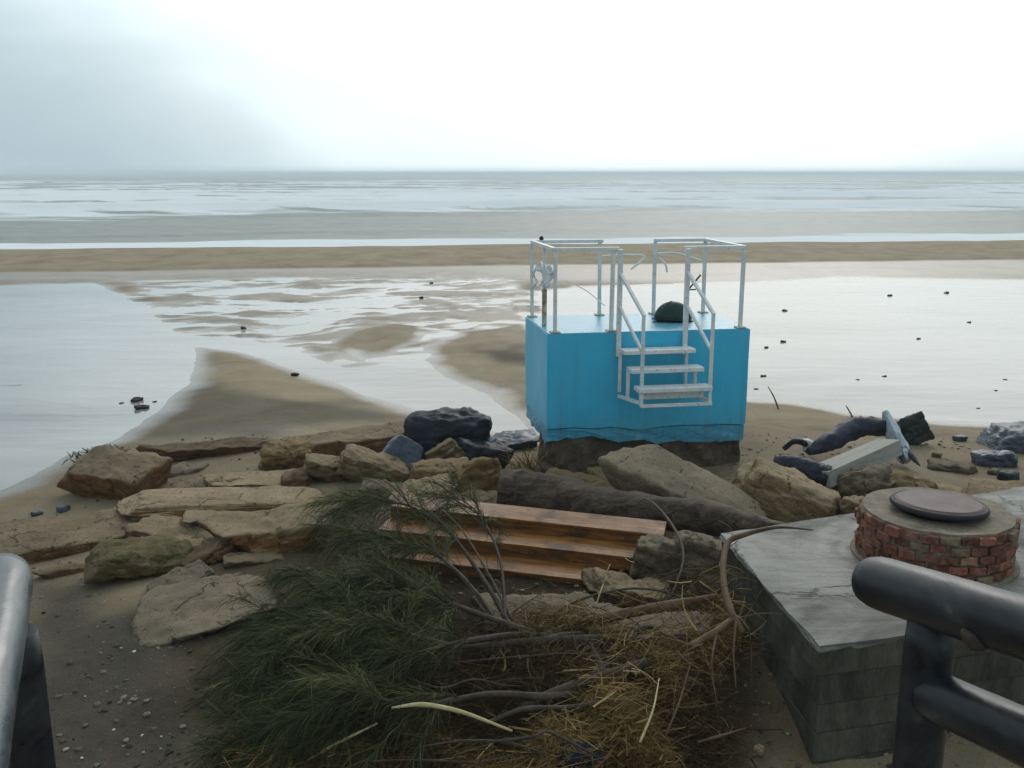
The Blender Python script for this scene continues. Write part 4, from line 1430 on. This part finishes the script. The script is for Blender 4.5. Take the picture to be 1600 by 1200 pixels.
arc = 2 * math.pi / NB
variants = []
for i in range(8):
    me = brick_me(arc * random.uniform(0.80, 0.97), 0.10, BH - random.uniform(0.006, 0.016), i)
    me.materials.append(M['mossy_brick' if i in (2, 5) else 'brick'])
    variants.append(me)
for c in range(NC):
    for i in range(NB):
        a = arc * (i + 0.5 * (c % 2)) + random.uniform(-0.02, 0.02)
        rr = WR + random.uniform(-0.020, 0.012)
        o = bpy.data.objects.new('brick', random.choice(variants))
        COL.objects.link(o)
        o.parent = well
        o.location = (rr * math.sin(a), rr * math.cos(a), BH * (c + 0.5) + 0.006 + random.uniform(-0.003, 0.003))
        o.rotation_euler = (random.uniform(-0.03, 0.03), random.uniform(-0.03, 0.03), -a + random.uniform(-0.03, 0.03))
WH = NC * BH + 0.01
circ = [(math.cos(2 * math.pi * i / 48), math.sin(2 * math.pi * i / 48)) for i in range(48)]


def annulus(r0, r1, z0, z1, jr=0.0, jz=0.0, seed=0):
    mb = MB()
    v, f = [], []
    g = random.Random(seed)
    for i, (c, s_) in enumerate(circ):
        q = 1 + jr * g.uniform(-1, 1)
        z2 = z1 + jz * g.uniform(-1, 1)
        v += [(r0 * c, r0 * s_, z0), (r1 * q * c, r1 * q * s_, z0), (r1 * q * c, r1 * q * s_, z2), ((r0 + r1) / 2 * c, (r0 + r1) / 2 * s_, z1 + 0.5 * jz * g.uniform(-1, 1)), (r0 * c, r0 * s_, z1)]
    for i in range(48):
        a, b = i * 5, ((i + 1) % 48) * 5
        for k in range(5):
            k2 = (k + 1) % 5
            f.append((a + k, b + k, b + k2, a + k2))
    mb.add(v, f)
    me = mb.mesh('ring', smooth=False)
    bm = bmesh.new()
    bm.from_mesh(me)
    bmesh.ops.recalc_face_normals(bm, faces=bm.faces[:])
    bm.to_mesh(me)
    bm.free()
    return me


obj('mortar_shaft', annulus(WR - 0.18, WR - 0.030, 0.0, WH - 0.01, 0.006, 0.0, 3), M['mortar'], well)
obj('rim', annulus(0.26, WR - 0.035, WH - 0.03, WH + 0.004, 0.004, 0.004, 5), M['mortar'], well)
foot = annulus(WR - 0.05, WR + 0.025, -0.01, 0.016, 0.006, 0.003, 9)
obj('mortar_foot', foot, M['mortar'], well)
LR = 67 * tW / FPX
lid = MB()
lid.tube([(0, 0, 0), (0, 0, 0.02), (0, 0, 0.030)], [LR - 0.012, LR - 0.012, LR - 0.03], 40)
lo = obj('lid', lid.mesh('lid', bevel=0), M['rust_lid'], well, (0.0, -0.02, WH + 0.048), (R(-2.5), R(2), 0))
lo['label'] = 'rusty purple-brown manhole lid'
lr = MB()
lr.tube([(LR * math.cos(2 * math.pi * i / 40), LR * math.sin(2 * math.pi * i / 40), 0.0) for i in range(41)], 0.022, 7, False)
obj('lid_rim', lr.mesh('lid_rim', smooth=True), M['black_iron'], lo)
# ------------------------------------------------------------------ log railings of the stairs down to the beach
r1, r2 = PT(1366, 908, 2.3), PT(1600, 982, 1.86)
dv = r2 - r1
rl = empty('log_railing', (r1.x + dv.x * 0.42, r1.y + dv.y * 0.42, 0))
tag(rl, 'dark wet log handrail with post and lower rail at right', 'railing')
off = Vector((-rl.location.x, -rl.location.y, 0))


def rail_log(name, pts, rad, parent, off, seed, mat='rail_log'):
    o = log_obj(name, [Vector(p) + off for p in pts], [rad * 0.90] + [rad] * 30, M[mat], parent, 32, 0.03, seed, 10)
    return o


rail_log('top_rail', [r1 - dv * 0.02, r1 + dv * 0.5, r1 + dv, r1 + dv * 2, r1 + dv * 3.2], 0.063, rl, off, 3)
pp = r1 + dv * 0.42
rail_log('post', [(pp.x + 0.01, pp.y, pp.z - 0.03), (pp.x + 0.01, pp.y, 1.5), (pp.x + 0.01, pp.y, 0.7), (pp.x + 0.01, pp.y, -0.4)], 0.053, rl, off, 5)
q0 = pp + Vector((0.015, -0.01, -0.225))
rail_log('lower_rail', [q0, q0 + dv * 0.5, q0 + dv * 1.2, q0 + dv * 2.6], 0.056, rl, off, 7)
knot = rock_me('knot', (0.045, 0.045, 0.03), 91, 0.2, 6, 8, 0.12, 3)
kn = r1 + dv * 0.80
obj('knot', knot, M['branch'], rl, Vector(kn) + off + Vector((-0.040, -0.030, -0.030)))

l1, l2 = PT(6, 903, 2.3), PT(-38, 1128, 1.80)
dl = l2 - l1
ll = empty('log_railing', (-1.105, l1.y + dl.y * 0.35, 0))
tag(ll, 'dark wet log handrail shining at the left edge', 'railing')
offl = Vector((1.105, -ll.location.y, 0))
rail_log('top_rail', [l1 - dl * 0.02, l1 + dl * 0.5, l1 + dl, l1 + dl * 1.8, l1 + dl * 2.6], 0.066, ll, offl, 13, 'rail_wet')
rail_log('post', [(-1.105, ll.location.y, l1.z - 0.05), (-1.105, ll.location.y, 1.5), (-1.105, ll.location.y, 0.7), (-1.105, ll.location.y, -0.4)], 0.052, ll, offl, 15)

# ------------------------------------------------------------------ debris at right behind the well
o = MB()
p0, p1 = P(1276, 740, 0.40), P(1390, 690, 0.50)
d = p1 - p0
o.box((0, 0, -0.05), (d.length, 0.28, 0.17), None, 0.008)
pk = obj('plank', o.mesh('plank', bevel=0.006), M['grey_wood'], None, (p0 + p1) / 2, (d.to_track_quat('X', 'Z').to_matrix() @ Euler((R(-10), 0, 0)).to_matrix()).to_euler())
tag(pk, 'pale grey squared plank leaning on rocks right of the platform', 'plank')
o = log_obj('charred_log', [P(1262, 706, 0.20), P(1290, 692, 0.27), P(1322, 675, 0.33), P(1350, 667, 0.36), P(1395, 670, 0.32)], [0.04, 0.10, 0.125, 0.12, 0.09], M['burnt_wood'], n=18, wob=0.5, seed=14)
tag(o, 'charred blue-black log lying along the back of the grey plank', 'log')
o = log_obj('charred_log', [P(1210, 724, 0.42), P(1240, 728, 0.42), P(1268, 737, 0.40), P(1294, 746, 0.36)], [0.075, 0.10, 0.115, 0.11], M['burnt_wood'], n=18, wob=0.4, seed=15)
tag(o, 'short dark blue log stump on top of the big tan boulder', 'log')
o = log_obj('root_piece', [P(1226, 700, 0.10), P(1240, 690, 0.22), P(1256, 692, 0.2), P(1268, 702, 0.10)], [0.03, 0.035, 0.035, 0.02], M['burnt_wood'], n=10, wob=0.3, seed=16)
tag(o, 'small arched dark root left of the charred log', 'root')
o = MB()
p0, p1 = P(1388, 656, 0.44), P(1418, 722, 0.10)
d = p1 - p0
bp_ = empty('broken_post', (p0 + p1) / 2)
tag(bp_, 'pale splintered post leaning with its dark torn end down', 'post')
sh_me = rock_me('shaft', (d.length * 1.1, 0.11, 0.20), 333, 0.9, 8, 20, 0.10, 4)
obj('shaft', sh_me, M['pale_wood'], bp_, (0, 0, 0), d.to_track_quat('X', 'Z').to_euler())
for k, (ax, ay, bx, by) in enumerate(((1412, 700, 1438, 728), (1404, 702, 1412, 724))):
    a_, b_ = P(ax, ay, 0.22), P(bx, by, 0.12)
    log_obj('splinter', [a_ - bp_.location, (a_ + b_) / 2 - bp_.location, b_ - bp_.location], [0.05, 0.035, 0.006], M['burnt_wood'], bp_, 8, 0.4, 20 + k)
rock('stone_block', 'dark green-grey squared block behind the splintered post', 1404, 1449, 646, 690, 'mossy_dark', 0.6, 0.05, 0.7, (0, -26, 10), 0.07, 9, 20, group=G1)
rock('stone', 'white chunk between the arched root and the charred log', 1254, 1272, 686, 706, 'shell', 0.8, 0.08, 0.5, (0, 0, 0), 0.05, sub=3, group=G1)
for (ax, ay, bx, by), lab in (((1200, 604, 1217, 638), 'thin dark stick poking from the sand right of the platform'), ((1322, 634, 1336, 662), 'thin dark stick poking up behind the charred log')):
    b_ = P(bx, by, gz(*P(bx, by, -0.2)[:2]))
    a_ = PT(ax, ay, depth_of(b_) * 0.99)
    tag(log_obj('stick', [b_ - Vector((0, 0, 0.03)), (a_ + b_) / 2 + Vector((0.01, 0, 0)), a_], [0.014, 0.012, 0.007], M['branch'], None, 6, 0.2, 31), lab, 'stick', 'sticks poking from the sand')

# ------------------------------------------------------------------ small plants
def blades(name, base, n, length, spread, mat, parent, lean=(0, 0, 1), w=0.008, seed=0):
    g = np.random.default_rng(seed)
    v, f, tone = [], [], []
    for i in range(n):
        b = Vector(base) + Vector((g.normal(0, spread * 0.25), g.normal(0, spread * 0.25), 0))
        d = (Vector(lean) + Vector(g.normal(0, 0.45, 3))).normalized()
        L_ = length * g.uniform(0.5, 1.1)
        s_ = d.cross(Vector(g.normal(0, 1, 3))).normalized() * w
        o_ = len(v)
        q = b
        for k in range(4):
            u = k / 3
            pt = b + d * L_ * u + Vector((0, 0, -0.35 * L_ * u * u))
            ww = s_ * (1 - u * 0.85)
            v += [pt - ww, pt + ww]
        f += [(o_ + 2 * k, o_ + 2 * k + 1, o_ + 2 * k + 3, o_ + 2 * k + 2) for k in range(3)]
        tone += [float(g.uniform(0, 1))] * 8
    me = mesh_np(name, [tuple(q) for q in v], f, False)
    set_attr(me, 'tone', tone)
    return obj(name, me, M[mat], parent)


pb = P(152, 715, gz(*P(152, 715, -0.2)[:2]))
pl = empty('beach_plant', pb)
tag(pl, 'small dark green plant growing behind the tan block at left', 'plant')
M['leafblade'] = needle_mat('leaf_blades', (0.012, 0.03, 0.010), (0.05, 0.11, 0.03))
blades('leaves', (0, 0, 0), 140, 0.20, 0.6, 'leafblade', pl, (-0.2, 0, 0.6), 0.011, 3)
log_obj('stem', [(0, 0, -0.02), (-0.08, 0, 0.06), (-0.2, 0.03, 0.12)], [0.012, 0.01, 0.005], M['branch'], pl, 6, 0.2, 2)
rb = P(828, 738, gz(*P(828, 738, 0)[:2]))
rd = empty('reed_tuft', rb)
tag(rd, 'tuft of dry reed stalks at the left foot of the blue platform', 'reeds')
blades('stalks', (0, 0, 0), 90, 0.55, 0.35, 'straw', rd, (-0.25, -0.1, 0.9), 0.006, 5)

# ------------------------------------------------------------------ fallen pine
pine = empty('fallen_pine', P(1000, 1000, 0.2))
tag(pine, 'uprooted pine branch with drooping dark green feathery foliage lying across the steps', 'tree')
po = -pine.location
stems = [
    ([(1015, 1003, .34), (900, 1000, .38), (810, 992, .42), (700, 1008, .46), (590, 1045, .42), (480, 1095, .30)], .034, .006),
    ([(835, 990, .40), (745, 958, .48), (650, 925, .52), (560, 905, .46), (470, 900, .32)], .024, .004),
    ([(800, 985, .42), (752, 900, .55), (690, 820, .66), (620, 785, .64), (550, 785, .52)], .020, .003),
    ([(1005, 1040, .30), (880, 1085, .34), (760, 1085, .36), (640, 1110, .32), (540, 1135, .26), (440, 1170, .16)], .028, .005),
    ([(770, 960, .46), (700, 880, .60), (630, 845, .58), (550, 840, .46)], .016, .003),
    ([(700, 1008, .46), (600, 985, .52), (500, 990, .46), (420, 1030, .28)], .018, .004),
    ([(640, 1105, .34), (560, 1090, .42), (470, 1125, .30), (400, 1170, .14)], .016, .003),
    ([(790, 975, .44), (780, 870, .62), (745, 800, .72), (700, 770, .66)], .014, .003),
    ([(650, 925, .52), (580, 935, .52), (500, 955, .42), (440, 985, .30)], .014, .003),
]
curves = []
for i, (pl_, r0, r1_) in enumerate(stems):
    pts = [P(x, y, z) for x, y, z in pl_]
    log_obj('trunk' if i == 0 else 'limb', [p + po for p in pts], [r0, (r0 + r1_) / 2, r1_], M['branch'], pine, 8, 0.2, 40 + i, 8)
    curves.append([Vector(p) for p in catmull(pts, 14)])


def foliage():
    g = np.random.default_rng(99)
    V, F, T = [], [], []
    tw_v, tw_f = [], []
    cnt = 0
    for ci, cv in enumerate(curves):
        m = len(cv)
        start = {0: 0.5, 1: 0.25, 2: 0.38, 3: 0.45, 4: 0.3, 5: 0.15, 6: 0.1, 7: 0.4, 8: 0.1}[ci]
        nt_ = {0: 50, 1: 56, 2: 40, 3: 54, 4: 36, 5: 58, 6: 50, 7: 12, 8: 54}[ci]
        for _ in range(nt_):
            u = start + (1 - start) * g.random() ** 0.8
            k = min(int(u * (m - 1)), m - 2)
            p = cv[k].lerp(cv[k + 1], u * (m - 1) - k)
            tg = (cv[k + 1] - cv[k]).normalized()
            d = (tg * 0.9 + Vector((g.normal(-0.15, 0.5), g.normal(0, 0.5), g.normal(0.18, 0.33)))).normalized()
            L_ = g.uniform(0.22, 0.60)
            tone0 = g.uniform(0.05, 0.7) + (0.25 if ci in (2, 4, 7) else 0.0)
            dead = g.random() < 0.12
            # twig
            tp = []
            for s_ in range(6):
                w = s_ / 5
                tp.append(p + d * L_ * w + Vector((0, 0, -0.28 * L_ * w * w)))
            tp = [Vector((q.x, q.y, max(q.z, 0.06))) for q in tp]
            v_, f_ = tube_geo(tp, [0.0065, 0.0055, 0.0045, 0.004, 0.003, 0.002], 3, False)
            o_ = len(tw_v)
            tw_v += v_
            tw_f += [tuple(i + o_ for i in q) for q in f_]
            # needles: long, fine, combed along the twig and drooping
            for _n in range(int(g.integers(45, 80) if dead or ci in (2, 4, 7) else g.integers(50, 105))):
                w = g.random() * 5
                a = min(int(w), 4)
                b = tp[a].lerp(tp[a + 1], w - a)
                ax = (tp[a + 1] - tp[a]).normalized()
                nd = (ax * 0.95 + Vector((g.normal(0, 0.42), g.normal(0, 0.42), g.normal(0.05, 0.45)))).normalized()
                nl_ = g.uniform(0.12, 0.34)
                sd_ = nd.cross(Vector((g.normal(), g.normal(), g.normal()))).normalized() * 0.0016
                mid = b + nd * nl_ * 0.55 + Vector((0, 0, -0.10 * nl_))
                end = b + nd * nl_ + Vector((0, 0, -0.45 * nl_))
                i0 = len(V)
                V.extend((b - sd_, b + sd_, mid + sd_ * 0.9, mid - sd_ * 0.9, end))
                F.append((i0, i0 + 1, i0 + 2))
                F.append((i0, i0 + 2, i0 + 3))
                F.append((i0 + 3, i0 + 2, i0 + 4))
                tn = min(1, max(0, tone0 + g.normal(0, 0.22))) if not dead else 0.95
                T.extend((tn,) * 5)
    V = np.array([tuple(q) for q in V]) + np.array(po[:])
    me = mesh_np('foliage', V, np.array(F), False)
    set_attr(me, 'tone', T)
    fo = obj('foliage', me, M['needles'], pine)
    fo['kind'] = 'stuff'
    me2 = mesh_np('twigs', np.array([tuple(q) for q in tw_v]) + np.array(po[:]), np.array(tw_f), True)
    t2 = obj('twigs', me2, M['branch'], pine)
    t2['kind'] = 'stuff'


foliage()

# ------------------------------------------------------------------ loose branches
def branch(label, pts, rads, mat='branch', name='branch', seed=0, wob=0.2, side=0, cat='branch'):
    ps = [P(x, y, z) for x, y, z in pts]
    r = empty(name, (ps[0].x, ps[0].y, ps[0].z))
    tag(r, label, cat, 'loose branches in the litter heap')
    log_obj('stem', [p - ps[0] for p in ps], rads, M[mat], r, 10, wob, seed, 8)
    cv = catmull(ps, 10)
    g = random.Random(seed)
    for k in range(side):
        i = g.randint(len(cv) // 4, len(cv) - 2)
        d = (cv[i + 1] - cv[i]).normalized()
        d = (d + Vector((g.gauss(0, .6), g.gauss(0, .5), g.gauss(0.2, .4)))).normalized()
        L_ = g.uniform(0.12, 0.35)
        q = cv[i] - ps[0]
        log_obj('twig', [q, q + d * L_ * 0.5 + Vector((0, 0, g.gauss(0, .02))), q + d * L_ + Vector((0, 0, g.gauss(0, .05)))], [rads[-1] * 0.8, rads[-1] * 0.6, 0.002], M[mat], r, 6, 0.1, seed + k)
    return r


branch('straight red-brown branch lying highest, pointing to the concrete block', [(880, 980, .30), (960, 962, .36), (1050, 945, .42), (1120, 932, .46)], [.040, .038, .034, .02], 'red_branch', seed=61)
branch('grey-brown branch below the red-brown one, knobbly right end', [(720, 1012, .38), (830, 1003, .40), (930, 1000, .38), (1020, 1000, .36)], [.012, .030, .040, .036], 'branch', seed=62, side=3)
branch('long straight dark branch in the middle of the straw', [(790, 1120, .26), (860, 1085, .34), (940, 1058, .38), (1010, 1035, .40)], [.015, .032, .034, .03], 'branch', seed=63, side=2)
branch('thin curved grey branch under the long dark one', [(760, 1130, .26), (820, 1108, .32), (890, 1105, .34), (960, 1092, .36)], [.012, .016, .014, .008], 'branch', seed=64, side=2)
branch('pale yellow curved stick on the straw at bottom centre', [(612, 1106, .40), (660, 1101, .42), (720, 1112, .42), (800, 1142, .40)], [.006, .014, .012, .006], 'pale_stick', seed=65, wob=0.1)
branch('second pale stick slanting down left of the yellow one', [(480, 1188, .16), (530, 1160, .24), (590, 1130, .30)], [.006, .010, .005], 'pale_stick', seed=66)
branch('crooked root rising by the edge of the concrete block', [(1160, 990, .50), (1140, 950, .60), (1130, 900, .68), (1136, 850, .76), (1165, 835, .80), (1215, 824, .80), (1270, 828, .70)], [.020, .024, .024, .022, .018, .012, .005], 'red_branch', seed=67, side=2)
branch('thin bent twig arching over the right end of the steps', [(985, 800, .62), (1010, 780, .74), (1050, 820, .70), (1068, 870, .60), (1050, 930, .45)], [.004, .009, .011, .010, .006], 'branch', seed=68, side=2)
branch('thin dark twig looping below the pale flat stone', [(830, 985, .32), (900, 940, .44), (980, 920, .46), (1050, 928, .44), (1100, 960, .40)], [.005, .008, .008, .007, .004], 'branch', seed=69, side=4)
branch('dark twig running left from the bottom edge under the yellow stick', [(760, 1160, .30), (830, 1152, .34), (860, 1145, .34), (930, 1180, .26)], [.008, .011, .010, .006], 'branch', seed=70, side=2)
branch('pale bare shoot forking up left of the steps front', [(780, 975, .44), (740, 920, .58), (700, 880, .60), (640, 850, .60)], [.012, .010, .007, .003], 'branch', seed=71, side=4)
branch('grey shoot crossing the varnished steps', [(800, 970, .42), (760, 890, .62), (715, 820, .72), (665, 775, .74)], [.011, .009, .006, .003], 'branch', seed=72, side=3)
branch('broken brown root clump stub hanging at the concrete block', [(1080, 1010, .48), (1120, 985, .54), (1150, 965, .56), (1172, 985, .50)], [.022, .020, .016, .006], 'red_branch', seed=73, side=5)
branch('light twig crossing the straw heap at right', [(1000, 1160, .30), (1020, 1110, .42), (1030, 1060, .50)], [.007, .006, .003], 'pale_stick', seed=74, side=1)
branch('reddish twig at the foot of the straw near the concrete wall', [(1090, 1160, .20), (1125, 1150, .24), (1165, 1138, .24)], [.008, .008, .004], 'red_branch', seed=75)

for k_, (lab, pts_, r_, m_) in enumerate((
        ('thin brown stick parallel below the knobbly branch', [(700, 1036, .34), (790, 1028, .38), (880, 1022, .40), (960, 1024, .38)], [.005, .008, .008, .004], 'branch'),
        ('thin tan twig crossing under the long dark branch', [(880, 1048, .38), (940, 1046, .40), (1000, 1050, .40)], [.004, .007, .004], 'pale_stick'),
        ('dark twig sloping to the navy cloth from the left', [(640, 1170, .24), (720, 1158, .28), (790, 1160, .30), (850, 1176, .28)], [.005, .008, .008, .004], 'branch'),
        ('red-brown twig rising from the straw at right', [(1040, 1150, .26), (1062, 1095, .40), (1078, 1040, .52)], [.006, .006, .003], 'red_branch'),
        ('hanging root fibre on the wall side of the root clump', [(1150, 970, .56), (1146, 1020, .44), (1150, 1075, .30)], [.008, .007, .003], 'red_branch'),
        ('second hanging root fibre beside the first one', [(1120, 985, .54), (1112, 1040, .42), (1120, 1100, .24)], [.008, .006, .003], 'red_branch'),
        ('crooked twig in the dark hollow left of the straw', [(640, 1060, .36), (690, 1075, .34), (740, 1062, .36), (790, 1072, .36)], [.004, .008, .007, .003], 'branch'),
        ('short brown stick leaning on the dull tan slab', [(770, 985, .36), (810, 950, .44), (850, 925, .46)], [.008, .007, .004], 'branch'),
        ('pale broken reed standing in the straw near the red branch', [(930, 950, .40), (938, 925, .50), (948, 900, .58)], [.005, .005, .003], 'pale_stick'),
        ('thin stick lying along the bottom edge at left of the cloth', [(560, 1190, .20), (660, 1188, .24), (760, 1194, .24)], [.006, .008, .005], 'branch'))):
    branch(lab, pts_, r_, m_, seed=120 + k_, side=2)

# ------------------------------------------------------------------ straw and root litter
def strawheap():
    g = np.random.default_rng(5)
    V, F, T = [], [], []
    zones = [((990, 1110), (150, 110), 3800, 0.0), ((1065, 1000), (75, 80), 2600, 0.16), ((760, 1130), (250, 90), 3000, 0.0), ((880, 965), (120, 40), 900, 0.02),
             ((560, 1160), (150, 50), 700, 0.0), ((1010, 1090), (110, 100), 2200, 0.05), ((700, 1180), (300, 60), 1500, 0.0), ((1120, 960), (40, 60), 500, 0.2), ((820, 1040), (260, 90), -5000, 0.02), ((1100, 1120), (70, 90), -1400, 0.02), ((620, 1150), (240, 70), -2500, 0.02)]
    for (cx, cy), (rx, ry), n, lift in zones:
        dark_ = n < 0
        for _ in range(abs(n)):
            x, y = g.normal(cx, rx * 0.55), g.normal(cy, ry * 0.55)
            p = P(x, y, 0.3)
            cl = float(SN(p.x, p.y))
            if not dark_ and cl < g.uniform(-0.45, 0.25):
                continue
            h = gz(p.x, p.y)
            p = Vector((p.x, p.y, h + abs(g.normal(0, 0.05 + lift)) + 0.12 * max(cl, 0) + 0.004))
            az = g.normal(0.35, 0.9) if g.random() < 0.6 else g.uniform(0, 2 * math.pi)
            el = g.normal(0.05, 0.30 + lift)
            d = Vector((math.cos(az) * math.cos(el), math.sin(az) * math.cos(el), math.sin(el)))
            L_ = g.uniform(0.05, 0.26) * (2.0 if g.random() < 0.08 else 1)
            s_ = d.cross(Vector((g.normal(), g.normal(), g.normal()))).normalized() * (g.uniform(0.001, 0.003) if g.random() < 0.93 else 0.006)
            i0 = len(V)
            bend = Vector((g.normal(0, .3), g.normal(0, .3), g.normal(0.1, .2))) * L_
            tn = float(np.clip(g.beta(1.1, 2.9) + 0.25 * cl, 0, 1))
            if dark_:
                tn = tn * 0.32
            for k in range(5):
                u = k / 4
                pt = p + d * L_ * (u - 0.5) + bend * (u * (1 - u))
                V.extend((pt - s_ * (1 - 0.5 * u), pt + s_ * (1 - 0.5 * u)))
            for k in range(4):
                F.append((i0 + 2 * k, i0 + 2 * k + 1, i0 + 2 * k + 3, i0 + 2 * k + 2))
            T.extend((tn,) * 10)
    me = mesh_np('straw_litter', [tuple(q) for q in V], F, False)
    set_attr(me, 'tone', T)
    tag(obj('straw_litter', me, M['straw']), 'golden brown straw and root litter heaped at the bottom', 'straw', kind='stuff')


def SN(x, y):
    return math.sin(x * 4.1 + 1.3 * math.sin(y * 3.3)) * 0.5 + math.sin(y * 5.7 + 1.1 * math.sin(x * 5.2 + 2)) * 0.4 + 0.3 * math.sin(x * 11 + y * 9)


gz_fast = gz
strawheap()

# ------------------------------------------------------------------ fine gravel washed over the near sand
def gravel():
    g = np.random.default_rng(15)
    d, f = ico(1)
    V, F, T = [], [], []
    k = 0
    while k < 8500:
        x, y = g.uniform(-5.2, 6.0), 4.4 + 8.0 * g.random() ** 1.2
        if SN(x * 0.3, y * 0.3) < g.uniform(-1.0, 0.9):
            continue
        z = gz(x, y)
        if z < ZW + 0.04:
            continue
        r = 0.005 + 0.024 * g.random() ** 6
        sc = np.array([1, g.uniform(0.6, 1.1), g.uniform(0.35, 0.7)]) * r
        vv = d * sc * (1 + 0.25 * g.normal(0, 1, (len(d), 1)).clip(-1, 1))
        V.append(vv + np.array([x, y, z + sc[2] * 0.4]))
        F.append(f + k * len(d))
        T.append(np.full(len(d), g.random() ** 1.5))
        k += 1
    me = mesh_np('gravel', np.concatenate(V), np.concatenate(F), False)
    set_attr(me, 'tone', np.concatenate(T))
    M['gravel'] = needle_mat('gravel', (0.035, 0.03, 0.025), (0.30, 0.25, 0.18), 0.7)
    tag(obj('gravel', me, M['gravel']), 'fine gravel and grit scattered over the damp sand', 'gravel', kind='stuff')


gravel()

# ------------------------------------------------------------------ odds and ends at the bottom edge
rock('navy_cloth', 'crumpled navy cloth at the bottom edge in the straw', 862, 945, 1158, 1225, 'navy_cloth', 0.7, 0.03, 0.3, (0, 0, 10), 0.12, sub=4, cat='cloth')
rock('buoy', 'small yellow ball at the bottom edge', 440, 470, 1183, 1208, 'yellow', 0.9, 0.03, 0.2, (0, 0, 0), 0.03, p=4, sub=3, cat='ball')

# ------------------------------------------------------------------ sea haze
hz = MB()
hz.box((0, 4480, 1.0), (18300, 9100, 9.0))
hm = bpy.data.materials.new('haze')
hm.use_nodes = True
hm.node_tree.nodes.clear()
ho = N(hm.node_tree, 'ShaderNodeOutputMaterial')
pv = N(hm.node_tree, 'ShaderNodeVolumePrincipled')
pv.inputs['Color'].default_value = (0.86, 0.93, 0.96, 1)
pv.inputs['Density'].default_value = 0.0011
hm.node_tree.links.new(pv.outputs['Volume'], ho.inputs['Volume'])
tag(obj('haze', hz.mesh('haze'), hm), 'pale sea haze over the water', 'haze', kind='stuff')
